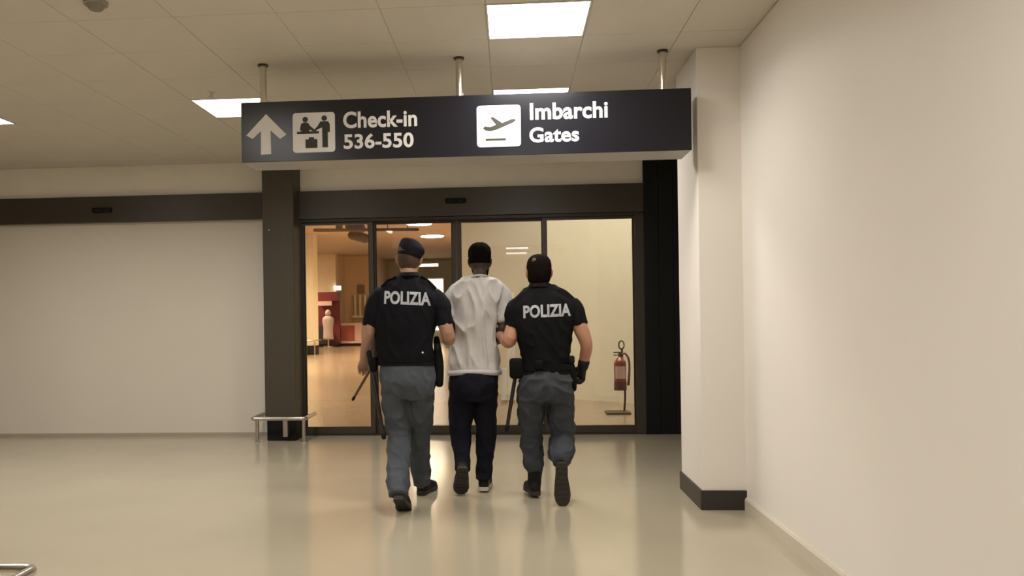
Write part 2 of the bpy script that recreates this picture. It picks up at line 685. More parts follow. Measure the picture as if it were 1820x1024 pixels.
def leaf(x0, x1, y, w0, w1, m_gl, name):
    z0, z1 = .014, ZB_R + .001
    bm = bmesh.new()
    box(bm, x0, x0 + w0, y, y + .045, z0, z1)
    box(bm, x1 - w1, x1, y, y + .045, z0, z1)
    box(bm, x0 + w0, x1 - w1, y, y + .045, z0, .094)
    box(bm, x0 + w0, x1 - w1, y, y + .045, z1 - .03, z1)
    lf = obj(name, bm, M_BRONZE, d1)
    obj('pane', B(x0 + w0 - .004, x1 - w1 + .004, y + .018, y + .026, .09, z1 - .026), m_gl, lf)
    bm = bmesh.new()
    e = .006
    box(bm, x0 + w0, x0 + w0 + e, y + .004, y + .041, .094, z1 - .03)
    box(bm, x1 - w1 - e, x1 - w1, y + .004, y + .041, .094, z1 - .03)
    obj('gasket', bm, M_RUBBER, lf)


leaf(XD0 + .012, -1.512, YF + .0, .02, .045, M_GLASS_F, 'fixed_leaf')
leaf(-1.545, -.593, YF + .055, .055, .048, M_GLASS_S, 'sliding_leaf')
leaf(-.590, .400, YF + .055, .048, .05, M_GLASS_S, 'sliding_leaf')
leaf(.352, 1.339, YF + .0, .045, .012, M_GLASS_F, 'fixed_leaf')

# ------------------------------------------------------------------ bumper rails


def bumper(loc, pts, legs, zr, label, cat='bumper rail', bracket=None):
    t = thing('bumper_rail', loc, label, cat)
    bm = bmesh.new()
    P = [V((x, y, zr)) for x, y in pts]
    # rounded corners
    Q = [P[0]]
    for a, b, c in zip(P, P[1:], P[2:]):
        r = .045
        u, v = (a - b).normalized() * r, (c - b).normalized() * r
        for k in range(5):
            s = k / 4
            Q.append((b + u) * (1 - s) ** 2 + b * (2 * s * (1 - s)) + (b + v) * s * s)
    Q.append(P[-1])
    tube(bm, Q, [.022] * len(Q), side=V((0, 0, 1)), n=12, sub=1, dome=False)
    obj('rail', bm, M_STEEL, t, smooth=True)
    for x, y in legs:
        bm = bmesh.new()
        disc_prism(bm, (x, y), .020, 0.006, zr - .01, 14)
        lg = obj('leg', bm, M_STEEL, t)
        bm = bmesh.new()
        disc_prism(bm, (x, y), .036, 0, .008, 16)
        obj('foot_plate', bm, M_STEEL, lg)
    if bracket:
        obj('bracket', B(*bracket, bev=.004), M_STEEL, t)


bumper((-2.45, 8.8, 0), [(-2.745, 9.20), (-2.745, 8.75), (-2.175, 8.75), (-2.175, 9.20)],
       [(-2.70, 8.79), (-2.20, 8.79)], .250, 'U-shaped steel bumper rail around the foot of the brown column',
       bracket=(-2.415, -2.365, 8.76, 8.87, .055, .24))
bumper((-2.3, 3.2, 0), [(-2.9, 3.465), (-2.035, 3.465), (-2.035, 2.75), (-2.9, 2.75)], [(-2.12, 3.40), (-2.12, 2.82)], .250,
       'corner of a steel bumper rail at the bottom left corner')

# ------------------------------------------------------------------ hall behind the glass
M_HFLOOR = mat('hall_floor', (.34, .25, .175), .22, noise_amt=.05, noise_scale=.6)
M_HWALL = mat('hall_wall', (.62, .52, .38), .6, noise_amt=.03)
M_HWARM = mat('hall_wall_warm', (.66, .47, .29), .6, noise_amt=.05)
M_HCEIL = mat('hall_ceiling', (.56, .43, .31), .8, noise_amt=.05)
M_CORR = mat('corridor_wall', (.76, .72, .61), .6, noise_amt=.02)
HZ = 4.35
obj('floor_hall', B(-16, 4, YF, 47, -.1, 0), M_HFLOOR, kind='structure')
obj('ceiling_hall', B(-16, 4, YF + .2, 47, HZ, HZ + .1), M_HCEIL, kind='structure')
# angled corridor wall
bm = bmesh.new()
pa, pb = V((2.9, 11.44)), V((-1.02, 14.72))
nrm = V((pb.y - pa.y, pa.x - pb.x)).normalized() * -.2
if nrm.y < 0:
    nrm = -nrm
P4 = [pa, pb, pb + nrm, pa + nrm]
lo = [bm.verts.new((p.x, p.y, 0)) for p in P4]
hi = [bm.verts.new((p.x, p.y, HZ)) for p in P4]
bm.faces.new(lo); bm.faces.new(hi[::-1])
for k in range(4):
    bm.faces.new((lo[k], hi[k], hi[(k + 1) % 4], lo[(k + 1) % 4]))
obj('wall_corridor', bm, M_CORR, kind='structure')
obj('wall_hall_right', B(-1.0, -.75, 14.75, 46, 0, HZ), M_HWALL, kind='structure')
obj('wall_corridor_end', B(2.9, 3.2, YF, 11.6, 0, HZ), M_CORR, kind='structure')
obj('wall_hall_end', B(-16, -.75, 46, 46.3, 0, HZ), mat('hall_end_wall', (.50, .50, .40), .6, noise_amt=.04), kind='structure')
obj('wall_hall_left', B(-16.2, -16, YF, 47, 0, HZ), M_HWALL, kind='structure')
# upper closing wall above the doors on the hall side
obj('wall_over_doors', B(-16, 3.2, YF + .2, YF + .4, ZT, HZ), M_HWALL, kind='structure')
obj('wall_hall_front', B(-16, XC0 - .1, YF + .25, YF + .4, 0, ZT), M_HWALL, kind='structure')

# cream column with bumper in the hall
p0, p1 = at(520, 600, 29.6), at(557, 600, 29.6)
hc = thing('hall_column', ((p0.x + p1.x) / 2, 30.0, 0), 'pale column in the hall beyond the left glass pane, black at its foot', 'column')
obj('shaft', B(p0.x, p1.x, 29.7, 30.4, .30, HZ), M_HWALL, hc)
obj('base', B(p0.x - .02, p1.x + .01, 29.65, 30.4, 0, .33), M_RUBBER, hc)
bumper((p1.x, 29.5, 0), [(p0.x - .2, 29.35), (p1.x + .14, 29.35), (p1.x + .14, 30.2)], [(p1.x + .08, 29.42), (p0.x + .1, 29.42)], .52,
       'steel bumper rail round the pale column in the hall')

# left side block of the hall (warm wall with a set-back corner)
pa, pb = at(598, 600, 39.5), at(655, 600, 39.5)
obj('wall_hall_block', B(-16, pa.x, 39.5, 46, 0, HZ), mat('hall_wall_peach', (.78, .61, .42), .6, noise_amt=.04), kind='structure')
obj('wall_hall_block_recess', B(pa.x, pb.x + .1, 41.5, 46, 0, HZ), M_HWARM, kind='structure')

# red booth
k0, k1 = at(562, 617, 37.8), at(599, 617, 37.6)
kt = at(580, 519, 37.8).z
M_RED = mat('booth_red', (.17, .020, .026), .5)
M_PINK = mat('booth_pink', (.72, .47, .42), .5)
booth = thing('photo_booth', ((k0.x + k1.x) / 2, 38.2, 0), 'dark red booth with pale stripe far off behind the left glass pane', 'booth')
obj('back_panel', B(k0.x, k1.x, 38.3, 38.5, .12, kt), M_RED, booth)
obj('header', B(k0.x - .03, k1.x + .03, 37.8, 38.5, kt - .42, kt, bev=.03), M_RED, booth)
obj('stripe', B(k0.x + .1, k1.x - .25, 37.76, 37.82, kt - .62, kt - .42), M_PINK, booth)
obj('seat_box', B(k0.x + .05, k0.x + .5, 37.9, 38.4, .1, 1.0, bev=.04), mat('booth_dark', (.045, .028, .028), .6), booth)
obj('plinth', B(k0.x, k1.x, 37.8, 38.5, 0, .13), M_RUBBER, booth)
# slender white display stand in front of the booth
dx = at(583, 560, 37.4)
ds = thing('display_stand', (dx.x, 37.4, 0), 'slim white pinkish display stand in front of the dark red booth', 'display')
M_WHT = mat('display_white', (.62, .50, .49), .5)
bm = bmesh.new(); stack(bm, [(dx.x, 37.4, .35, .24, .16), (dx.x, 37.4, .8, .22, .15), (dx.x, 37.4, 1.25, .26, .16), (dx.x, 37.4, 1.4, .12, .1)], n=16)
obj('body', bm, M_WHT, ds, smooth=True)
bm = bmesh.new(); ball(bm, (dx.x, 37.4, 1.53), (.13, .13, .16)); obj('topper', bm, M_WHT, ds, smooth=True)
bm = bmesh.new(); disc_prism(bm, (dx.x, 37.4), .22, 0, .05); disc_prism(bm, (dx.x, 37.4), .04, .05, .36, 12); obj('foot', bm, M_STEEL, ds)
# pink counter
c0, c1_ = at(600, 617, 38.6), at(643, 617, 38.6)
ct = thing('service_counter', ((c0.x + c1_.x) / 2, 38.9, 0), 'pale pink counter with a dark red square panel right of the booth', 'counter')
obj('body', B(c0.x, c1_.x, 38.6, 39.3, .12, 1.05, bev=.02), M_PINK, ct)
obj('panel', B(c0.x + .18, c0.x + .80, 38.57, 38.62, .25, .95, bev=.01), mat('counter_panel', (.36, .07, .05), .5), ct)
obj('plinth', B(c0.x + .03, c1_.x - .03, 38.66, 39.3, 0, .13), M_RUBBER, ct)
# shelves / pale niche
n0, n1 = at(628, 568, 41.4), at(655, 524, 41.4)
sh = thing('shelf_unit', ((n0.x + n1.x) / 2, 41.3, 1.1), 'pale shelf unit with pale uprights on the far hall wall', 'shelf')
M_SHELF = mat('shelf_cream', (.78, .66, .46), .5)
obj('back', B(n0.x, n1.x, 41.36, 41.5, 0.0, n1.z), mat('shelf_back', (.50, .38, .24), .6), sh)
for zz in (.6, .95, 1.3):
    obj('board', B(n0.x, n1.x, 41.1, 41.36, zz, zz + .10), M_SHELF, sh)
for k in range(3):
    obj('upright', B(n0.x + .1 + k * .25, n0.x + .19 + k * .25, 41.15, 41.36, 1.4, n1.z), M_SHELF, sh)
pn = at(641, 514, 41.4)
obj('notice_board', B(pn.x - .17, pn.x + .17, 41.42, 41.5, pn.z - .22, pn.z + .22, bev=.01), mat('notice_brown', (.22, .13, .07), .6),
    label='small dark brown notice on the hall wall above the shelf unit', cat='notice')
pn = at(600, 512, 39.4)
M_LIT = mat('lit_sign', (.9, .8, .65), .5, emit=(1, .82, .58), estr=2.0)
obj('exit_light', B(pn.x - .17, pn.x + .15, 39.36, 39.49, pn.z - .10, pn.z + .10, bev=.01), M_LIT,
    label='small lit white box at the wall corner above the booth', cat='light')

# end of hall: pale panels, bright backlit panel, light strips, dark header band
YE = 45.9
a_, b_ = at(640, 462, YE), at(800, 462, YE)
obj('trim_1', B(a_.x, -1.0, YE - .3, 46, a_.z - .05, a_.z + .32), mat('hall_header_brown', (.20, .115, .055), .6), kind='structure')
for (xa, xb, lbl, colr) in ((664, 674, 'dull green panel of the far end wall', (.36, .36, .27)), (676, 690, 'yellowish light panel of the far end wall', (.66, .62, .40)),
                            (692, 712, 'pale grey panel of the far end wall', (.62, .57, .46))):
    pa, pb = at(xa, 560, YE), at(xb, 470, YE)
    obj('wall_panel', B(pa.x, pb.x, YE - .08, 46, 0, pb.z + .25, bev=.01), mat('end_' + str(xa), colr, .5), label=lbl + ' beside the left officer head', cat='wall panel')
pa, pb = at(744, 560, 44), at(787, 496, 44)
lb = thing('light_box', ((pa.x + pb.x) / 2, 44.1, 0), 'bright white backlit panel between the left officer and the grey shirt', 'light box')
obj('screen', B(pa.x, pb.x, 43.98, 44.05, .6, pb.z), mat('backlit', (1, .97, .9), .5, emit=(1, .88, .70), estr=1.25), lb)
bm = bmesh.new()
box(bm, pa.x - .05, pb.x + .05, 44.05, 44.25, 0, pb.z + .05)
obj('cabinet', bm, M_FRAMEW, lb)


def linear_lamp(px0, px1, py, Y, label, th=.07):
    a, b = at(px0, py, Y), at(px1, py, Y)
    t = thing('linear_lamp', ((a.x + b.x) / 2, Y, a.z), label, 'ceiling light')
    obj('tube', B(a.x, b.x, Y - .05, Y + .05, a.z - th, a.z + th, bev=.02), mat('tube_glow', (1, .9, .7), .5, emit=(1, .80, .52), estr=1.6), t)
    obj('housing', B(a.x - .03, b.x + .03, Y - .08, Y + .08, a.z + th + .005, a.z + th + .06), M_FRAMEW, t)
    for xx_ in (a.x + .1, b.x - .1):
        bm = bmesh.new(); disc_prism(bm, (xx_, Y), .012, a.z + th + .06, HZ, 8); obj('hanger', bm, M_STEEL, t)


linear_lamp(743, 779, 472, 43, 'horizontal strip lamp glowing right of the left officer neck')


def hall_lamp(px, py, label, power, r=.40):
    p = atz(px, py, HZ - .03)
    t = thing('round_ceiling_lamp', (p.x, p.y, HZ), label, 'ceiling light', 'round lamps in the hall ceiling')
    bm = bmesh.new(); disc_prism(bm, p, r, HZ - .05, HZ - .012, 24)
    obj('diffuser', bm, mat('lamp_glow', (1, .9, .75), .5, emit=(1, .84, .60), estr=HALL_LAMP), t)
    bm = bmesh.new(); disc_prism(bm, p, r + .05, HZ - .03, HZ, 24); obj('ring', bm, M_FRAMEW, t)
    ld = bpy.data.lights.new('lamp', 'SPOT')
    ld.energy = power
    ld.color = WARM_COL
    ld.spot_size = math.radians(160)
    ld.spot_blend = .8
    ld.shadow_soft_size = r
    lo_ = bpy.data.objects.new('lamp', ld)
    COL.objects.link(lo_)
    lo_.parent = t
    lo_.location = (0, 0, -.10)


hall_lamp(745, 398, 'larger round lamp glowing in the hall ceiling above the left officer cap', 950)
hall_lamp(768, 420, 'smaller round lamp in the hall ceiling, right of and below the larger one', 950, .42)
for k, (x, y) in enumerate(((-5.5, 14), (-5.4, 20), (-9.0, 19), (-6.3, 23), (-9, 27), (-10.3, 36.3))):  # extra lamps kept out of view, added to brighten the hall
    pxy = V((x, y, HZ - .03))
    t = thing('round_ceiling_lamp', (x, y, HZ), 'round lamp added out of sight in the hall ceiling to light the hall', 'ceiling light', 'round lamps in the hall ceiling')
    bm = bmesh.new(); disc_prism(bm, pxy, .4, HZ - .05, HZ - .012, 24)
    obj('diffuser', bm, MATS['lamp_glow'], t)
    bm = bmesh.new(); disc_prism(bm, pxy, .45, HZ - .03, HZ, 24); obj('ring', bm, M_FRAMEW, t)
    ld = bpy.data.lights.new('lamp', 'SPOT'); ld.energy = 640; ld.color = WARM_COL; ld.spot_size = math.radians(160); ld.spot_blend = .8
    ld.shadow_soft_size = .4
    lo_ = bpy.data.objects.new('lamp', ld); COL.objects.link(lo_); lo_.parent = t; lo_.location = (0, 0, -.10)
# corridor panel lights over the extinguisher (above the header, out of sight)
for k, (x, y) in enumerate(((1.3, 10.6), (-.3, 11.6))):
    t = thing('ceiling_light', (x, y, HZ), 'square light panel above the corridor behind the doors, hidden by the header', 'ceiling light')
    if k: t['label'] = 'second light panel above the corridor behind the doors, hidden by the header'
    obj('diffuser', B(x - .3, x + .3, y - .3, y + .3, HZ - .02, HZ - .004), mat('corridor_diffuser', (.9, .88, .8), .5, emit=(1, .95, .80), estr=29), t)
    bm = bmesh.new()
    for a in ((-.33, .33, -.33, -.3), (-.33, .33, .3, .33), (-.33, -.3, -.3, .3), (.3, .33, -.3, .3)):
        box(bm, x + a[0], x + a[1], y + a[2], y + a[3], HZ - .03, HZ)
    obj('frame', bm, M_FRAMEW, t)
# dark ceiling services in the hall
M_DUCT = mat('dark_services', (.085, .055, .035), .6)
PY = 25
pa, pb = at(618, 408, PY), at(742, 408, PY)
pt = thing('ceiling_pipe', ((pa.x + pb.x) / 2, PY, pa.z), 'dark pipe run hung under the hall ceiling', 'pipe')
bm = bmesh.new(); tube(bm, [V((pa.x - 1, PY, pa.z)), V((pb.x, PY, pb.z))], [.05, .05], side=V((0, 0, 1)), sub=1, n=12); obj('pipe', bm, M_DUCT, pt)
for k in range(4):
    x = pa.x + k * .6
    bm = bmesh.new(); disc_prism(bm, (x, PY), .015, pa.z, HZ, 8); obj('hanger', bm, M_DUCT, pt)
pa = at(603, 408, 26)
bm = bmesh.new(); box(bm, pa.x - .09, pa.x + .09, 25.9, 26.1, pa.z - .05, HZ); obj('ceiling_bracket', bm, M_DUCT, label='dark upright bracket under the hall ceiling at the left', cat='bracket')
for px, py, YS, lbl in ((631, 404, 27, 'dark box shaped spotlight under the hall ceiling'), (637, 421, 25.6, 'tilted dark spotlight lower under the hall ceiling')):
    p = at(px, py, YS)
    t = thing('spotlight', (p.x, YS, p.z), lbl, 'spotlight')
    bm = bmesh.new(); tube(bm, [V((p.x - .22, YS + .1, p.z + .06)), V((p.x + .22, YS - .1, p.z - .06))], [.13, .15], sub=1, n=14); obj('head', bm, M_DUCT, t)
    bm = bmesh.new(); disc_prism(bm, (p.x, YS), .02, p.z + .05, HZ, 8); obj('stem', bm, M_DUCT, t)

# white info posts behind the sliding leaf (seen between the men)
for (px, w_, py0, py1, lbl) in ((896, 8, 655, 735, 'slim white post behind the glass beside the dark trousers'), (909, 11, 520, 706, 'taller white post behind the glass left of the right officer')):
    a_, b_ = at(px - w_ / 2, py1, 12.6), at(px + w_ / 2, py0, 12.6)
    t = thing('white_post', ((a_.x + b_.x) / 2, 12.64, 0), lbl, 'post')
    obj('panel', B(a_.x, b_.x, 12.6, 12.66, .04, b_.z, bev=.006), mat('post_white', (.92, .92, .92), .3), t)
    bm = bmesh.new(); disc_prism(bm, ((a_.x + b_.x) / 2, 12.63), .05, 0, .045, 20); obj('foot', bm, M_STEEL, t)

# fire extinguisher on its stand
YX = 11.2
e0 = at(1103, 640, YX)
px_m = YX / F_PX
st = thing('extinguisher_stand', (e0.x, YX, 0), 'dark stand with flat base plate holding the fire extinguisher', 'stand')
zb = .0
bx0, bx1 = at(1076, 735, YX).x, at(1119, 735, YX).x
M_STAND = mat('stand_bronze', (.075, .055, .03), .5)
bm = bmesh.new(); box(bm, bx0, bx1, YX - .17, YX + .13, 0, .025, bev=.008); obj('base_plate', bm, M_STAND, st)
xs = at(1112, 700, YX).x
ztop = at(1106, 607, YX).z
bm = bmesh.new(); tube(bm, [V((xs - .01, YX + .09, .02)), V((xs + .005, YX + .09, .25)), V((xs - .02, YX + .09, .55)), V((xs - .03, YX + .09, ztop - .1))], [.014] * 4, n=10); obj('post', bm, M_STAND, st, smooth=True)
bm = bmesh.new()
ring = [V((xs - .035 + .035 * math.cos(t), YX + .09, ztop - .05 + .055 * math.sin(t))) for t in [2 * math.pi * k / 16 for k in range(17)]]
tube(bm, ring, [.009] * 17, side=V((0, 1, 0)), n=8, sub=1, dome=False); obj('top_loop', bm, M_STAND, st, smooth=True)
fx = thing('fire_extinguisher', (e0.x, YX, at(1103, 693, YX).z), 'red fire extinguisher with pale label hung on the dark stand behind the right glass', 'fire extinguisher')
xb = at(1102, 650, YX).x
zt_, zb_ = at(1102, 637, YX).z, at(1102, 693, YX).z
M_FX = mat('extinguisher_red', (.26, .035, .025), .3, coat=.3)
bm = bmesh.new()
stack(bm, [(xb, YX, zb_, .066, .066), (xb, YX, zb_ + .02, .078, .078), (xb, YX, zb_ + .2, .079, .079), (xb, YX, zt_ - .06, .078, .078), (xb, YX, zt_ - .01, .05, .05), (xb, YX, zt_ + .02, .024, .024)], n=24, sub=4, power=2)
obj('cylinder', bm, M_FX, fx, smooth=True)
bm = bmesh.new()
for k in range(9):
    pass
ra = .0805
A_ = [math.radians(-90 + (k - 4) * 14) for k in range(9)]
lo = [bm.verts.new((xb + ra * math.cos(t), YX + ra * math.sin(t), zb_ + .15)) for t in A_]
hi = [bm.verts.new((xb + ra * math.cos(t), YX + ra * math.sin(t), zt_ - .10)) for t in A_]
for k in range(8):
    bm.faces.new((lo[k], lo[k + 1], hi[k + 1], hi[k]))
obj('pale_label', bm, mat('extinguisher_label', (.62, .42, .40), .5), fx)
bm = bmesh.new(); disc_prism(bm, (xb, YX), .082, zb_ - .004, zb_ + .11, 24); obj('dark_base_ring', bm, mat('ext_base', (.09, .028, .02), .5), fx)
bm = bmesh.new(); box(bm, xb - .02, xb + .022, YX - .02, YX + .02, zt_ + .01, zt_ + .07, bev=.006)
box(bm, xb - .085, xb + .02, YX - .011, YX + .011, zt_ + .07, zt_ + .085, bev=.004)
box(bm, xb - .085, xb + .02, YX - .011, YX + .011, zt_ + .035, zt_ + .048, bev=.004); obj('valve_handle', bm, M_STAND, fx)
bm = bmesh.new(); tube(bm, [V((xb + .02, YX, zt_ + .045)), V((xb + .07, YX, zt_ + .06)), V((xb + .115, YX, zt_ - .02)), V((xb + .12, YX, zt_ - .16)), V((xb + .105, YX, zb_ + .07))], [.013, .013, .014, .014, .018], side=V((0, 1, 0)), n=10)
obj('hose', bm, mat('hose_dark', (.16, .06, .05), .5), fx, smooth=True)

# ------------------------------------------------------------------ people
M_SKIN1 = mat('skin_fair', (.37, .20, .135), .5, noise_amt=.06, noise_scale=12)
M_SKIN2 = mat('skin_dark', (.040, .024, .018), .55, noise_amt=.06, noise_scale=12)
M_SKIN3 = mat('skin_ruddy', (.42, .20, .125), .5, noise_amt=.07, noise_scale=12)
M_POLO = mat('polo_navy_black', (.0065, .0062, .0085), .85, spec=.12, noise_amt=.1, noise_scale=14, bump=.25, bump_scale=22)
M_POLO2 = mat('polo_black', (.0060, .0056, .0062), .85, spec=.12, noise_amt=.1, noise_scale=14, bump=.25, bump_scale=22)
M_TROU1 = mat('trousers_slate', (.064, .071, .083), .85, spec=.2, noise_amt=.10, noise_scale=9, bump=.35, bump_scale=16)
M_TROU3 = mat('trousers_slate_dark', (.046, .050, .059), .85, spec=.2, noise_amt=.12, noise_scale=9, bump=.35, bump_scale=16)
M_TROU2 = mat('trousers_navy', (.0075, .0075, .013), .85, spec=.15, noise_amt=.1, bump=.2, bump_scale=16)
M_TEE = mat('tee_grey', (.51, .485, .465), .85, spec=.15, noise_amt=.05, noise_scale=25, bump=.3, bump_scale=14)
M_BOOT = mat('boot_black', (.008, .006, .005), .6, spec=.25, noise_amt=.1)
M_SOLE = mat('sole_brown', (.030, .024, .021), .7, noise_amt=.12, noise_scale=30)
M_SOLEP = mat('sole_rim_pale', (.52, .48, .42), .6)
M_HAIRB = mat('hair_black', (.005, .0042, .0038), .95, spec=.05, bump=.8, bump_scale=220)
M_HAIRD = mat('hair_dark_brown', (.009, .006, .0045), .95, spec=.06, bump=.6, bump_scale=180)
M_HAIRS = mat('hair_stubble', (.075, .045, .030), .7, spec=.2, bump=.4, bump_scale=240)
M_CAP = mat('cap_navy', (.0065, .0055, .009), .85, spec=.12, bump=.2, bump_scale=90)
M_LEATHER = mat('leather_black', (.0045, .004, .004), .75, spec=.12)
M_GLOVE = mat('glove_black', (.007, .006, .006), .65, spec=.3)
M_LET = mat('lettering_grey', (.40, .40, .42), .6)
M_EYE = mat('eye_white', (.50, .46, .42), .4)
M_IRIS = mat('iris_brown', (.020, .012, .008), .3)

HEAD = [(-.122, .020, .080, .040), (-.108, .044, .090, -.005), (-.082, .058, .094, .050), (-.050, .066, .093, .072),
        (-.020, .072, .092, .087), (.020, .076, .094, .097), (.060, .074, .089, .097), (.090, .064, .072, .083),
        (.110, .044, .046, .060), (.120, .016, .016, .030)]


def head_rings(c, sc=1.0, infl=0.0, yaw=0.0, widen=1.0):
    rows = []
    for z, rx, yf, yb in HEAD:
        yb_ = yb if z > -.09 else (-yb if z > -.1 else -.02)
        if z < -.1:
            yb_ = -.035
        cy, ry = (yf - yb_) / 2, (yf + yb_) / 2
        k = 1 + infl / .08
        rows.append((0, cy, z * (1 + infl / .12), rx * k * widen, ry * k))
    P = catmull(rows, 3)
    rings = []
    n = 28
    R = Matrix.Rotation(yaw, 3, 'Z')
    for x, y, z, a, b in P:
        rings.append([c + R @ (V((x + max(a, .003) * math.cos(2 * math.pi * k / n), y + max(b, .003) * math.sin(2 * math.pi * k / n), z)) * sc) for k in range(n)])
    return rings


def hand(bm, wrist, d, thumb, curl, spread=.0, sc=1.0, infl=0.0):
    """palm and five separate fingers; d: towards the fingers, thumb: side of the thumb; they close about n = d x thumb side"""
    d = d.normalized()
    t = (thumb - d * thumb.dot(d)).normalized()
    n = d.cross(t)                        # fingers curl towards n * sign(curl)
    tube(bm, [wrist - d * .03, wrist, wrist + d * .045 * sc, wrist + d * .085 * sc], [(.027 + infl, .020 + infl), (.028 + infl, .019 + infl), (.040 * sc + infl, .016 * sc + infl), (.041 * sc + infl, .013 * sc + infl)], side=t, n=14)
    for k, (off, ln) in enumerate(((.033, .070), (.0112, .080), (-.0112, .075), (-.033, .058))):
        p = wrist + d * (.083 - abs(off) * .18) * sc + t * off * sc
        base = p - d * .02
        dirv = (d + t * off * spread * 8).normalized()
        pts = [base, p]
        ang = 0
        for j, f in enumerate((.45, .32, .23)):
            ang += curl * (.75 if j == 0 else 1.0) * (1 + .08 * k)
            dv = dirv * math.cos(ang) + n * math.sin(ang)
            p = p + dv * (ln * f * sc)
            pts.append(p)
        tube(bm, pts, [.0095 * sc + infl, .0092 * sc + infl, .0088 * sc + infl, .0082 * sc + infl, .0070 * sc + infl], side=t, n=10, sub=3)
    b = wrist + d * .022 * sc + t * .026 * sc
    td = (d * .62 + t * .72 + n * .25 * (1 if curl > 0 else -1)).normalized()
    p1 = b + td * .040 * sc
    td2 = (td + d * .5 + n * .35 * (1 if curl > 0 else -1)).normalized()
    p2 = p1 + td2 * .030 * sc
    p3 = p2 + (td2 + d * .4).normalized() * .024 * sc
    tube(bm, [b - td * .015, b, p1, p2, p3], [.013 * sc + infl, .0135 * sc + infl, .0110 * sc + infl, .0095 * sc + infl, .0078 * sc + infl], side=d, n=10, sub=3)


def fold_fn(seed, amp, fx, fz, z0=None, ridge=0.0, z1=None):
    """cloth folds: soft noise plus, below z0 (hem upward), ridged creases"""
    sv = V((seed * 3.1, seed * 1.7, seed))

    def f(co):
        a = noise.noise(V((co.x * fx, co.y * fx, co.z * fz)) + sv)
        b = noise.noise(V((co.x * fx * 2.3, co.y * fx * 2.3, co.z * fz * 2.1)) - sv)
        r = amp * (a + .5 * b)
        if ridge:
            c = noise.noise(V((co.x * fx * 1.4 + co.z * 2.0, co.y * fx * 1.4, co.z * fz * 1.3)) + sv * 2)
            r += ridge * ((1 - abs(c)) ** 3 - .45)
        if z0 is not None:
            r *= min(1, max(0, (co.z - z0) / .05))
        if z1 is not None:
            r *= min(1, max(0, (z1 - co.z) / .08))
        return r
    return f


def foot_rings(bm, heel, toe_dir, up, length=.275, width=.098, height=.085, shaft=None, n=20, infl=0):
    """shoe: heel point on the sole, direction to the toe, up normal of the sole"""
    f = toe_dir.normalized()
    u = (up - f * up.dot(f)).normalized()
    s = f.cross(u)
    rings = []
    for t, wv, h in ((0.0, .45, .50), (.04, .66, .72), (.14, .74, .95), (.28, .74, 1.05), (.42, .82, .95), (.58, .96, .72), (.74, 1.0, .56), (.88, .86, .46), (.96, .62, .36), (1.0, .36, .24)):
        c = heel + f * (length * t)
        r = []
        for k in range(n):
            a = 2 * math.pi * k / n
            x = math.cos(a) * wv * width / 2
            y = math.sin(a)
            y = (max(y, -.62) + .62) / 1.62 * h * height
            r.append(c + s * x + u * y)
        rings.append(r)
    skin_rings(bm, rings)
    return bm


def sole_mesh(heel, toe_dir, up, length, width, th=.028, gap=.0):
    f = toe_dir.normalized()
    u = (up - f * up.dot(f)).normalized()
    s = f.cross(u)
    prof = [(0, .42), (.03, .60), (.12, .72), (.28, .70), (.42, .72), (.58, .92), (.74, 1.0), (.88, .86), (.96, .60), (1, .34)]
    L = [(t, w_) for t, w_ in prof]
    out = [(heel + f * (length * t) + s * (width / 2 * w_)) for t, w_ in L] + [(heel + f * (length * t) - s * (width / 2 * w_)) for t, w_ in L[::-1]]
    bm = bmesh.new()
    a = [bm.verts.new(p + u * .012) for p in out]
    b = [bm.verts.new(p - u * (th - .012)) for p in out]
    bm.faces.new(a); bm.faces.new(b[::-1])
    m = len(out)
    for k in range(m):
        bm.faces.new((a[k], b[k], b[(k + 1) % m], a[(k + 1) % m]))
    # tread bars on the underside
    for k in range(8):
        t = .08 + k * .115
        wv = width * .30
        c = heel + f * (length * t) - u * (th - .012)
        vs = []
        for du in (0, -.004):
            for df, dsx in ((-.010, -1), (.010, -1), (.010, 1), (-.010, 1)):
                vs.append(bm.verts.new(c + f * df + s * (dsx * wv) + u * du))
        for q_ in ((0, 1, 2, 3), (7, 6, 5, 4), (0, 4, 5, 1), (1, 5, 6, 2), (2, 6, 7, 3), (3, 7, 4, 0)):
            bm.faces.new([vs[i] for i in q_])
    return bm


def bisect_keep(me, co, no):
    bm = bmesh.new()
    bm.from_mesh(me)
    g = bm.verts[:] + bm.edges[:] + bm.faces[:]
    r = bmesh.ops.bisect_plane(bm, geom=g, plane_co=co, plane_no=no, clear_inner=True)
    es = [e for e in r['geom_cut'] if isinstance(e, bmesh.types.BMEdge)]
    bmesh.ops.holes_fill(bm, edges=es, sides=0)
    bm.to_mesh(me)
    bm.free()
    for p in me.polygons:
        p.use_smooth = True
    return me


def drape(me, target, off=.0022, cells=.006):
    """lay flat lettering on the cloth behind it (along +Y)"""
    bm = bmesh.new()
    bm.from_mesh(me)
    xs = [v.co.x for v in bm.verts]; zs = [v.co.z for v in bm.verts]
    x = min(xs)
    while x < max(xs):
        bmesh.ops.bisect_plane(bm, geom=bm.verts[:] + bm.edges[:] + bm.faces[:], plane_co=(x, 0, 0), plane_no=(1, 0, 0)); x += cells
    z = min(zs)
    while z < max(zs):
        bmesh.ops.bisect_plane(bm, geom=bm.verts[:] + bm.edges[:] + bm.faces[:], plane_co=(0, 0, z), plane_no=(0, 0, 1)); z += cells
    tb = bmesh.new(); tb.from_mesh(target)
    tree = BVHTree.FromBMesh(tb)
    ys = [v.co.y for v in bm.verts]
    ym = sum(ys) / len(ys)
    for v in bm.verts:
        hit = tree.ray_cast(V((v.co.x, v.co.y - 2, v.co.z)), V((0, 1, 0)))
        if hit[0] is not None:
            v.co.y = hit[0].y - off + (v.co.y - ym)
    tb.free()
    bm.to_mesh(me); bm.free()
    return me


UP = V((0, 0, 1))


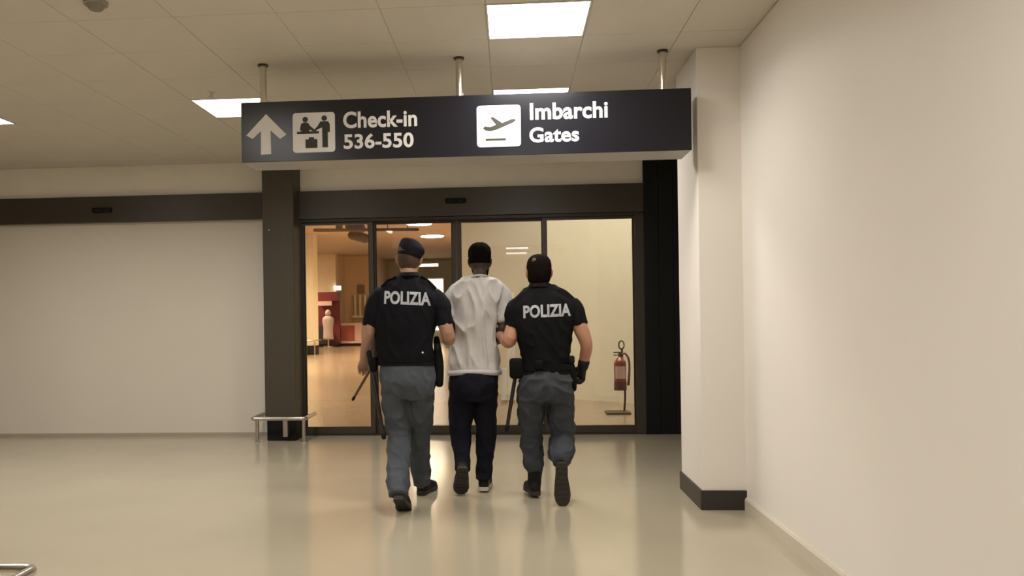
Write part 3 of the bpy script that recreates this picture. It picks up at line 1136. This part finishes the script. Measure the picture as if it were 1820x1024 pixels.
class Person:
    """pixel-measured joints are turned into points at the person's own distance"""
    def __init__(s, Y, label, head, x0, group=None):
        s.Y = Y
        p = at(x0, 700, Y)
        s.root = thing('person', (p.x, Y, 0), label, 'person', group)

    def J(s, px, py, dy=0.0):
        return at(px, py, s.Y + dy)

    def row(s, py, xl, xr, dy, dep, pad=0.0):
        a, b = s.J(xl, py, dy), s.J(xr, py, dy)
        return ((a.x + b.x) / 2, s.Y + dy, (a.z + b.z) / 2, (b.x - a.x) / 2 + pad, dep + pad)

    def part(s, name, me_or_bm, m, parent=None, label=None, smooth=True):
        if isinstance(me_or_bm, bmesh.types.BMesh):
            return obj(name, me_or_bm, m, parent or s.root, smooth, label)
        return obj_me(name, me_or_bm, m, parent or s.root, smooth, label)


def build(P, d):
    J = P.J
    # ---- body: one skin
    bm = bmesh.new()
    hc = J(*d['head'])
    skin_rings(bm, head_rings(hc, d['hs'], yaw=d.get('hyaw', 0)))
    hs = d['hs']
    Rh = Matrix.Rotation(d.get('hyaw', 0), 3, 'Z')

    def hp(x, y, z):
        return hc + Rh @ (V((x, y, z)) * hs)
    tube(bm, [hp(0, .088, .012), hp(0, .108, -.018), hp(0, .112, -.032)], [.009, .014, .015], n=10)          # nose
    tube(bm, [hp(-.024, .084, -.068), hp(0, .093, -.067), hp(.024, .084, -.068)], [.006, .009, .006], side=V((0, 0, 1)), n=8)   # lips
    tube(bm, [hp(-.05, .066, .022), hp(0, .086, .022), hp(.05, .066, .022)], [.009, .010, .009], side=V((0, 0, 1)), n=8)      # brow
    for sx in (-1, 1):                                                                                          # ears
        tube(bm, [hp(sx * .074, .004, -.034), hp(sx * .083, -.006, -.012), hp(sx * .086, -.010, .012), hp(sx * .080, .004, .024)],
             [(.006, .010), (.007, .016), (.007, .018), (.006, .010)], side=V((1, 0, 0)), n=10)
    nk = J(*d['neck'])
    tube(bm, [nk + V((0, .0, -.05)), nk, hp(0, -.012, -.06)], [(d['nw'] * 1.15, .062), (d['nw'], .058), (d['nw'] * .95, .062)], n=18)
    tor = [P.row(*r) for r in d['torso']]
    stack(bm, [(x, y, z, a - .016, b - .016) for x, y, z, a, b in tor])
    for arm in d['arms']:
        pts = [J(*q) for q in arm['pts']]
        tube(bm, pts, arm['r'], n=16)
        hd = J(*arm['hand'][0]) - pts[-1]
        hand(bm, pts[-1], hd, arm['thumb'], arm['curl'], sc=arm.get('hsc', 1.0))
    for leg in d['legs']:
        pts = [J(*q) for q in leg['pts']]
        tube(bm, pts, [r * .80 for r in leg['br']], n=16)
        foot_rings(bm, J(*leg['heel']) + leg['up'] * .012, leg['toe'], leg['up'], leg['len'] * .93, .082, .07)
        f_ = leg['toe'].normalized()
        tube(bm, [pts[-1], J(*leg['heel']) + f_ * leg['len'] * .22 + leg['up'] * .05], [.036, .036], n=14, sub=1)
    body = P.part('body', fuse(bm, .0048, 3), d['skin'])
    for sx in (-1, 1):
        ec = hp(sx * .030, .0795, .004)
        bm = bmesh.new(); ball(bm, ec, .0105 * hs, 20)
        eye = P.part('eye', bm, M_EYE, body)
        eye.data.materials.append(M_IRIS)
        fd = Rh @ V((0, 1, 0))
        for pl in eye.data.polygons:
            if (V(pl.center) - ec).normalized().dot(fd) > .80:
                pl.material_index = 1
        for nm_, z0_, z1_, yy, rr in (('eyelid', .0105, .0125, .0875, .0060), ('eyebrow', .0215, .0235, .0890, .0042)):
            bm = bmesh.new()
            tube(bm, [hp(sx * .014, yy, z0_), hp(sx * .030, yy + .0005, z1_), hp(sx * .046, yy - .010, z0_)], [rr * .8, rr, rr * .7], side=UP, n=8, sub=3)
            P.part(nm_, bm, d['skin'] if nm_ == 'eyelid' else M_HAIRD, body)
    # ---- top
    bm = bmesh.new()
    stack(bm, tor)
    for q, rr in d['sleeves']:
        tube(bm, [J(*z) for z in q], rr, n=18, dome=False)
    for q, rr in d['yoke']:
        tube(bm, [J(*z) for z in q], rr, n=14, side=V((0, 1, 0)))
    top = fuse(bm, .0075, 3, d['topfold'])
    shirt = P.part(d['topname'], top, d['topmat'])
    # ---- collar
    if 'collar' in d:
        bm = bmesh.new()
        c = J(*d['collar'][0]); a, b, h = d['collar'][1:4]
        rings = []
        n = 24
        for dz, k in ((-h, 1.12), (0, 1.0), (h * .9, .97), (h, 1.03), (h * .3, 1.16), (-h * .5, 1.26)):
            rings.append([c + V((a * k * math.cos(2 * math.pi * i / n), b * k * math.sin(2 * math.pi * i / n), dz)) for i in range(n)])
        R = [[bm.verts.new(v) for v in r] for r in rings]
        for r0, r1 in zip(R, R[1:]):
            for i in range(n):
                bm.faces.new((r0[i], r0[(i + 1) % n], r1[(i + 1) % n], r1[i]))
        P.part('collar', bm, d['topmat'], shirt)
    # ---- trousers
    bm = bmesh.new()
    stack(bm, [P.row(*r) for r in d['pelvis']], power=2.2)
    for leg in d['legs']:
        tube(bm, [J(*q) for q in leg['tp']], leg['tr'], n=18, dome=leg.get('dome', False))
    P.part('trousers', fuse(bm, .0075, 3, d['trfold']), d['trmat'])
    # ---- footwear
    for leg in d['legs']:
        bm = bmesh.new()
        hl = J(*leg['heel'])
        f_ = leg['toe'].normalized()
        foot_rings(bm, hl + leg['up'] * .004, leg['toe'], leg['up'], leg['len'], leg['w'], .098)
        if leg.get('shaft'):
            a = hl + f_ * leg['len'] * .24 + leg['up'] * .05
            b = J(*leg['shaft'])
            tube(bm, [a, (a + b) / 2, b], [.050, .050, .056], n=16, sub=3)
        boot = P.part(d['shoe'], fuse(bm, .006, 3), M_BOOT)
        P.part('sole', sole_mesh(hl, leg['toe'], leg['up'], leg['len'] + .006, leg['w'] + .004), leg.get('solemat', M_SOLE), boot, leg.get('solelabel'), smooth=False)
    return body, shirt, hc, hp, hs


def belt(P, rows, h=.022):
    bm = bmesh.new()
    x, y, z, a, b = P.row(*rows)
    n = 40
    tilt = rows[5] if len(rows) > 5 else 0
    rings = []
    for dz, k in ((-h, 0), (-h, .006), (h, .006), (h, 0)):
        rings.append([V((x + (a + k) * math.copysign(abs(math.cos(t)) ** .85, math.cos(t)), y + (b + k) * math.copysign(abs(math.sin(t)) ** .85, math.sin(t)),
                         z + dz)) for t in [2 * math.pi * i / n for i in range(n)]])
    R = [[bm.verts.new(v) for v in r] for r in rings]
    for i in range(n):
        for r0, r1 in zip(R, R[1:] + R[:1]):
            bm.faces.new((r0[i], r0[(i + 1) % n], r1[(i + 1) % n], r1[i]))
    return P.part('belt', bm, M_LEATHER, smooth=False)


FW = V((0, 1, 0))
# ======================= left officer
A = Person(5.85, 'person in dark cap, black lettered polo and slate trousers, walking leftmost of the three', None, 727)
toeA = V((.05, .87, -.49))
dA = dict(
    head=(727, 462, .02), hs=1.03, neck=(726, 494, -.005), nw=.058, skin=M_SKIN1, hyaw=.10,
    torso=[(742, 670, 778, 0, .110), (700, 672, 778, 0, .122), (649, 671, 776, 0, .124), (638, 673, 773, 0, .116), (612, 669, 770, 0, .116), (578, 666, 774, 0, .128), (548, 666, 781, 0, .130),
           (528, 671, 783, 0, .120), (514, 680, 772, -.002, .100), (504, 692, 758, -.004, .082), (495, 704, 748, -.005, .066), (488, 710, 743, -.004, .056)][2:],
    sleeves=[([(682, 520, 0), (668, 538, -.005), (662, 562, -.01), (659, 580, -.005)], [.055, .064, .060, .062]),
             ([(770, 520, 0), (782, 538, -.01), (787, 560, -.02), (790, 577, -.02)], [.055, .066, .064, .066])],
    arms=[dict(pts=[(684, 522, 0), (664, 560, -.01), (656, 592, -.02), (650, 618, .05), (646, 640, .12)], r=[.045, .047, .040, .036, .027],
               hand=[(645, 652, .19)], thumb=V((1, .5, .2)), curl=.45),
          dict(pts=[(772, 522, 0), (786, 562, -.03), (797, 598, -.03), (797, 604, .09), (793, 604, .21)], r=[.046, .051, .047, .044, .031],
               hand=[(803, 598, .33)], thumb=V((-.2, .2, 1)), curl=.55)],
    legs=[dict(pts=[(704, 690, 0), (706, 775, .02), (709, 872, -.30)], br=[.085, .062, .045], heel=(708, 884, -.40), toe=toeA, up=V((0, .6, .8)).normalized(), len=.28, w=.104,
               tp=[(703, 684, 0), (704, 725, .01), (709, 780, 0), (707, 842, -.18), (709, 866, -.31), (709, 881, -.36)], tr=[.100, .098, .078, .080, .070, .064], shaft=(709, 868, -.30)),
          dict(pts=[(746, 690, 0), (748, 772, .17), (750, 852, .30)], br=[.085, .062, .045], heel=(747, 876, .26), toe=V((.25, .97, 0)), up=UP, len=.28, w=.104,
               tp=[(748, 684, 0), (748, 725, .06), (746, 785, .17), (748, 840, .27), (750, 862, .29)], tr=[.098, .094, .074, .070, .068], shaft=(749, 846, .30))],
    pelvis=[(634, 676, 771, 0, .108), (648, 676, 773, 0, .118), (668, 676, 776, -.008, .132), (690, 678, 775, -.01, .128), (708, 686, 768, 0, .10)],
    yoke=[([(713, 500, -.01), (694, 511, -.01), (678, 524, 0)], [(.05, .042), (.058, .048), (.055, .046)]), ([(740, 500, -.01), (757, 511, -.01), (773, 524, 0)], [(.05, .042), (.058, .048), (.055, .046)])],
    topname='polo_shirt', topmat=M_POLO, topfold=fold_fn(1, .007, 8, 6, A.J(727, 645).z, .010), trmat=M_TROU1, trfold=fold_fn(2, .009, 8, 8, None, .014, A.J(727, 645).z), shoe='boot',
    collar=[(727, 489, -.004), .062, .064, .018])
bodyA, shirtA, hcA, hpA, hsA = build(A, dA)
# stubble hair + cap
bm = bmesh.new(); skin_rings(bm, head_rings(hcA, hsA, .003, .10))
me = fuse(bm, .005, 2)
me = bisect_keep(me, hcA + V((0, .0, -.030)), V((0, -.55, .85)))
A.part('cropped_hair', me, M_HAIRS, bodyA)
bm = bmesh.new()
cx_ = hpA(0, -.004, 0)
rows = []
for z, rx, ry, ox in ((.028, .083, .103, 0), (.040, .086, .106, .001), (.062, .090, .108, .003), (.085, .092, .104, .003), (.110, .080, .088, -.006), (.134, .060, .066, -.016), (.146, .030, .034, -.022)):
    rows.append((cx_.x + ox, cx_.y, hcA.z + z, rx, ry))
stack(bm, rows, n=28, power=2.1)
bmesh.ops.rotate(bm, verts=bm.verts[:], cent=hcA, matrix=Matrix.Rotation(.20, 3, 'Y') @ Matrix.Rotation(-.10, 3, 'X'))
cap = A.part('cap', fuse(bm, .006, 3, fold_fn(5, .003, 20, 20)), M_CAP)
bm = bmesh.new()
stack(bm, [(cx_.x, cx_.y, hcA.z + .020, .081, .101), (cx_.x, cx_.y, hcA.z + .024, .0865, .1065), (cx_.x, cx_.y, hcA.z + .040, .088, .108), (cx_.x, cx_.y, hcA.z + .046, .084, .104)], n=28, power=2.1)
bmesh.ops.rotate(bm, verts=bm.verts[:], cent=hcA, matrix=Matrix.Rotation(.20, 3, 'Y') @ Matrix.Rotation(-.10, 3, 'X'))
A.part('cap_band', bm, M_LEATHER, cap)


def back_text(P, shirt, x0, x1, ytop, ybot, slant):
    a, b = P.J(x0, (ytop + ybot) / 2, -.12), P.J(x1, (ytop + ybot) / 2, -.12)
    h = P.J(x0, ytop, -.12).z - P.J(x0, ybot, -.12).z
    zc = (a.z + b.z) / 2
    me = fit_text(text_mesh('POLIZIA', .09, bold=.0034, depth=.0008, spacing=1.02), a.x, b.x, zc - h / 2, zc + h / 2, P.Y - .13)
    xm = (a.x + b.x) / 2
    for v in me.vertices:
        v.co.z += (v.co.x - xm) * slant
    drape(me, shirt.data)
    P.part('lettering', me, M_LET, shirt, smooth=False)


for sx, y in ((684, 504), (768, 506)):
    pass
back_text(A, shirtA, 682, 765, 518, 542, -.055)
tb = bmesh.new(); tb.from_mesh(shirtA.data)
tree = BVHTree.FromBMesh(tb)
for xa, xb in ((703, 679), (750, 774)):
    pts = []
    for k in range(6):
        p = A.J(xa + (xb - xa) * k / 5, 505, -.022)
        h = tree.ray_cast(V((p.x, p.y, p.z + .4)), V((0, 0, -1)))
        if h[0] is not None and h[0].z > A.J(727, 530).z:
            pts.append(h[0] + V((0, 0, .004)))
    if len(pts) > 2:
        bm = bmesh.new(); tube(bm, pts, [(.024, .008)] * len(pts), side=FW, n=12, sub=2)
        A.part('epaulette', bm, M_POLO, shirtA)
tb.free()
bA = belt(A, (638, 673, 773, 0, .116))
p = A.J(751, 627, -.125)
bm = bmesh.new(); ball(bm, (p.x, A.Y - .118, p.z), (.009, .008, .009), 10); A.part('stud', bm, M_CHROME, bA)
# right hip holster with thigh strap
bm = bmesh.new()
a, b, c = A.J(776, 602, .02), A.J(780, 645, .0), A.J(781, 682, -.01)
tube(bm, [a, b, c], [(.020, .030), (.034, .045), (.028, .036)], n=14)
hA = A.part('holster', fuse(bm, .006, 2), M_LEATHER)
bm = bmesh.new(); p = A.J(778, 616, .02); box(bm, p.x - .016, p.x + .018, p.y - .05, p.y + .05, p.z - .03, p.z + .02, bev=.008); A.part('pistol_grip', bm, M_RUBBER, hA)
bm = bmesh.new(); p = A.J(663, 648, 0); box(bm, p.x - .012, p.x + .03, p.y - .05, p.y + .04, p.z - .05, p.z + .05, bev=.010); A.part('baton_ring_holder', bm, M_LEATHER, bA)


def stick(name, P, q0, q1, r, m, label):
    a, b = P.J(*q0), P.J(*q1)
    t = thing(name, ((a.x + b.x) / 2, (a.y + b.y) / 2, min(a.z, b.z)), label, 'baton')
    bm = bmesh.new()
    tube(bm, [a, a + (b - a) * .5, b], [r, r, r * .9], side=FW, n=12, sub=1)
    obj('shaft', bm, m, t, smooth=True)
    bm = bmesh.new()
    u = (b - a).normalized()
    tube(bm, [a - u * .10, a - u * .05, a + u * .01], [r * 1.25, r * 1.15, r * 1.3], side=FW, n=12, sub=1)
    obj('grip', bm, M_RUBBER, t, smooth=True)
    bm = bmesh.new(); tube(bm, [b - u * .015, b + u * .006], [r * 1.15, r * 1.1], side=FW, n=12, sub=1); obj('tip', bm, M_RUBBER, t, smooth=True)
    return t


stick('baton', A, (660, 652, -.02), (682, 776, -.06), .0145, mat('baton_black', (.014, .010, .007), .4), 'long black baton hanging at the left hip of the officer in the cap')
stick('slim_baton', A, (661, 652, .03), (628, 709, .10), .0095, mat('baton_brown', (.085, .045, .018), .5), 'slim brown stick sticking out left below the left officer hand')

# ======================= man in the middle
Bp = Person(6.15, 'person in grey t-shirt and black trousers, escorted in the middle between the two officers', None, 846)
toeB = V((-.12, .55, -.83))
dB = dict(
    head=(853, 466, .02), hs=.97, neck=(853, 496, -.005), nw=.052, skin=M_SKIN2, hyaw=-.10,
    torso=[(664, 797, 890, 0, .112), (656, 797, 889, 0, .114), (635, 799, 886, 0, .112), (605, 804, 882, 0, .110), (575, 806, 883, 0, .116), (548, 804, 889, 0, .118),
           (528, 803, 894, 0, .112), (513, 807, 893, 0, .098), (502, 818, 882, -.002, .080), (495, 834, 870, -.004, .062), (490, 838, 867, -.004, .054)],
    sleeves=[([(816, 514, 0), (806, 528, 0), (802, 545, 0), (801, 563, 0)], [.052, .060, .056, .058]),
             ([(882, 514, 0), (893, 528, 0), (898, 548, -.01), (900, 572, -.02)], [.052, .062, .060, .062])],
    arms=[dict(pts=[(816, 518, 0), (804, 555, 0), (803, 594, -.01), (812, 606, .11), (832, 612, .22)], r=[.044, .044, .037, .034, .025],
               hand=[(842, 616, .27)], thumb=V((0, .3, 1)), curl=-.5),
          dict(pts=[(882, 518, 0), (896, 555, -.01), (893, 592, -.03), (886, 604, .10), (868, 611, .22)], r=[.044, .046, .038, .034, .025],
               hand=[(856, 615, .28)], thumb=V((0, .3, 1)), curl=.5)],
    legs=[dict(pts=[(823, 690, 0), (820, 770, .05), (823, 822, -.03)], br=[.08, .058, .038], heel=(823, 830, -.12), toe=toeB, up=V((.0, .83, .55)).normalized(), len=.250, w=.112,
               tp=[(823, 684, 0), (820, 725, .02), (819, 775, .04), (822, 812, .0), (823, 836, -.05)], tr=[.094, .090, .074, .060, .058], solelabel='brown worn shoe sole seen from behind'),
          dict(pts=[(865, 690, 0), (864, 770, .08), (860, 850, .10)], br=[.08, .058, .042], heel=(859, 869, .06), toe=V((.05, 1, 0)), up=UP, len=.27, w=.108,
               tp=[(863, 684, 0), (863, 725, .04), (864, 780, .08), (861, 830, .10), (860, 852, .10)], tr=[.094, .090, .074, .062, .062], solemat=M_SOLEP, solelabel='pale rubber shoe sole rim')],
    pelvis=[(648, 801, 886, 0, .100), (668, 799, 887, -.005, .122), (690, 799, 886, -.008, .124), (712, 806, 880, 0, .10)],
    yoke=[([(845, 500, -.026), (853, 499, -.032), (862, 500, -.026)], [(.030, .030)] * 3), ([(839, 501, -.01), (825, 507, -.01), (810, 520, 0)], [(.05, .040), (.056, .045), (.052, .050)]), ([(868, 502, -.01), (880, 510, -.01), (891, 524, 0)], [(.05, .040), (.056, .045), (.052, .048)])],
    topname='t_shirt', topmat=M_TEE, topfold=fold_fn(3, .008, 9, 3, Bp.J(850, 657).z, .024), trmat=M_TROU2, trfold=fold_fn(4, .008, 8, 6, None, .010, Bp.J(850, 652).z), shoe='shoe')
bodyB, shirtB, hcB, hpB, hsB = build(Bp, dB)
bm = bmesh.new()
rows = []
for z, rx, yf, yb in ((-.012, .078, .050, .094), (.010, .081, .070, .104), (.045, .086, .092, .112), (.085, .085, .088, .110), (.115, .073, .072, .094), (.137, .050, .045, .066), (.147, .022, .02, .035)):
    rows.append((hcB.x, hcB.y + (yf - yb) / 2 * hsB, hcB.z + z * hsB, rx * hsB, (yf + yb) / 2 * hsB))
stack(bm, rows, n=28, power=2.2)
Bp.part('hair', fuse(bm, .006, 2, fold_fn(8, .004, 60, 60)), M_HAIRB, bodyB)
# beard edge below the ears
bm = bmesh.new(); skin_rings(bm, head_rings(hcB, hsB, .0022, -.1)); me = fuse(bm, .005, 2)
me = bisect_keep(me, hcB + V((0, .01, -.045)), V((0, .45, -.9))); Bp.part('beard', me, M_HAIRB, bodyB)
# shirt hem and neck rib
bm = bmesh.new()
x, y, z, a_, b_ = Bp.row(660, 797, 890, 0, .113)
n = 48
rg = []
for dz, k in ((-.022, -.004), (-.020, .010), (.012, .0095), (.016, -.004)):
    rg.append([V((x + (a_ + k) * math.copysign(abs(math.cos(t)) ** .84, math.cos(t)), y + (b_ + k) * math.copysign(abs(math.sin(t)) ** .84, math.sin(t)), z + dz + .006 * math.sin(3 * t))) for t in [2 * math.pi * i / n for i in range(n)]])
R = [[bm.verts.new(v) for v in r] for r in rg]
for i in range(n):
    for r0, r1 in zip(R, R[1:] + R[:1]):
        bm.faces.new((r0[i], r0[(i + 1) % n], r1[(i + 1) % n], r1[i]))
Bp.part('hem', bm, M_TEE, shirtB)
bm = bmesh.new()
c = Bp.J(853, 493.5, -.008)
tube(bm, [c + V((.060 * math.cos(t), .056 * math.sin(t), .002 - .012 * math.sin(t))) for t in [2 * math.pi * i / 24 for i in range(25)]], [.008] * 25, side=UP, n=8, sub=1, dome=False)
Bp.part('neck_rib', bm, M_TEE, shirtB)

# ======================= right officer
Cp = Person(5.95, 'bareheaded person in black lettered polo with a black glove, walking rightmost of the three', None, 970)
toeC = V((.02, .16, -.985))
dC = dict(
    head=(958, 486, .02), hs=1.06, neck=(960, 514, -.005), nw=.064, skin=M_SKIN3, hyaw=.14,
    torso=[(665, 922, 1017, 0, .130), (650, 928, 1011, 0, .121), (630, 926, 1012, 0, .122), (600, 918, 1018, 0, .130), (572, 913, 1023, 0, .136), (552, 910, 1028, 0, .132),
           (540, 913, 1024, 0, .120), (528, 922, 1010, -.002, .102), (519, 934, 992, -.004, .084), (512, 940, 984, -.005, .070), (506, 942, 980, -.004, .060)],
    sleeves=[([(924, 540, 0), (915, 552, .01), (914, 568, .01), (913, 584, 0)], [.056, .066, .064, .062]),
             ([(1012, 540, 0), (1022, 553, -.005), (1026, 566, -.01), (1028, 578, -.01)], [.056, .066, .064, .064])],
    arms=[dict(pts=[(924, 542, 0), (912, 580, .0), (905, 606, -.02), (898, 602, .07), (889, 596, .15)], r=[.046, .052, .050, .045, .032],
               hand=[(884, 590, .27)], thumb=V((.2, .2, 1)), curl=-.55),
          dict(pts=[(1012, 542, 0), (1031, 582, -.02), (1042, 612, -.02), (1040, 632, .02), (1036, 652, .05)], r=[.046, .052, .043, .040, .029],
               hand=[(1031, 676, .09)], thumb=V((-.4, 1, 0)), curl=-.95, hsc=1.12)],
    legs=[dict(pts=[(946, 690, 0), (946, 770, .08), (951, 846, .10)], br=[.085, .064, .046], heel=(953, 877, .06), toe=V((-.16, 1, 0)), up=UP, len=.285, w=.108,
               tp=[(945, 686, 0), (944, 725, .03), (944, 778, .08), (947, 812, .08), (951, 836, .09)], tr=[.100, .100, .082, .074, .060], shaft=(951, 834, .10)),
          dict(pts=[(994, 690, 0), (999, 775, .10), (997, 806, -.06)], br=[.085, .064, .046], heel=(998, 822, -.22), toe=toeC, up=V((0, .985, .16)).normalized(), len=.30, w=.108,
               tp=[(994, 686, 0), (996, 730, .05), (999, 778, .08), (998, 797, .00), (998, 808, -.08), (998, 816, -.13)], tr=[.100, .098, .086, .090, .086, .066], dome=True,
               solelabel='dark brown boot sole turned up to the camera')],
    pelvis=[(640, 934, 1008, 0, .108), (654, 929, 1012, 0, .120), (674, 924, 1017, -.008, .136), (696, 922, 1019, -.01, .132), (714, 930, 1012, 0, .10)],
    yoke=[([(945, 518, -.01), (931, 530, -.01), (918, 545, 0)], [(.05, .044), (.060, .050), (.056, .048)]), ([(978, 516, -.01), (998, 527, -.01), (1016, 545, 0)], [(.05, .044), (.060, .050), (.056, .048)])],
    topname='polo_shirt', topmat=M_POLO2, topfold=fold_fn(6, .007, 8, 6, Cp.J(970, 660).z, .010), trmat=M_TROU3, trfold=fold_fn(7, .010, 8, 9, None, .016, Cp.J(970, 655).z), shoe='boot',
    collar=[(960, 508, -.004), .068, .068, .017])
bodyC, shirtC, hcC, hpC, hsC = build(Cp, dC)
bm = bmesh.new(); skin_rings(bm, head_rings(hcC, hsC, .007, .14))
me = bisect_keep(fuse(bm, .005, 2, fold_fn(9, .002, 60, 60)), hcC + V((0, 0, -.040)), V((0, -.72, .70)))
Cp.part('hair', me, M_HAIRD, bodyC)
bm = bmesh.new(); ball(bm, hpC(-.030, -.061, .077), (.031, .028, .027), 20)
Cp.part('thin_patch', bm, mat('thin_hair', (.085, .058, .042), .6, bump=.5, bump_scale=200), bodyC, 'thinning patch of hair at the crown')
back_text(Cp, shirtC, 930, 1015, 541, 564, .035)
bC = belt(Cp, (652, 925, 1014, 0, .124))
bm = bmesh.new()
tube(bm, [Cp.J(1012, 640, 0), Cp.J(1016, 662, -.01), Cp.J(1018, 690, 0)], [(.022, .034), (.034, .046), (.028, .036)], n=14)
hC_ = Cp.part('holster', fuse(bm, .006, 2), M_LEATHER)
bm = bmesh.new(); p = Cp.J(1013, 640, .0); box(bm, p.x - .02, p.x + .03, p.y - .05, p.y + .05, p.z - .02, p.z + .03, bev=.009); Cp.part('pistol_grip', bm, M_RUBBER, hC_)
bm = bmesh.new(); p = Cp.J(918, 654, 0); box(bm, p.x - .050, p.x + .050, p.y - .075, p.y + .05, p.z - .072, p.z + .068, bev=.022); Cp.part('belt_pouch', bm, M_LEATHER, bC)
bm = bmesh.new(); p = Cp.J(958, 648, -.12); box(bm, p.x - .03, p.x + .03, Cp.Y - .150, Cp.Y - .10, p.z - .035, p.z + .03, bev=.010); Cp.part('belt_case', bm, M_LEATHER, bC)
# glove over the right hand
arm = dC['arms'][1]
pts = [Cp.J(*q) for q in arm['pts']]
bm = bmesh.new()
hand(bm, pts[-1], Cp.J(*arm['hand'][0]) - pts[-1], arm['thumb'], arm['curl'], sc=arm.get('hsc', 1.0), infl=.006)
tube(bm, [pts[-1] - (Cp.J(*arm['hand'][0]) - pts[-1]).normalized() * .035, pts[-1]], [.042, .038], n=14, sub=1)
Cp.part('glove', fuse(bm, .0042, 2), M_GLOVE)
stick('baton', Cp, (916, 668, -.02), (901, 762, -.02), .0135, MATS['baton_black'], 'black baton hanging at the left hip of the bareheaded officer')
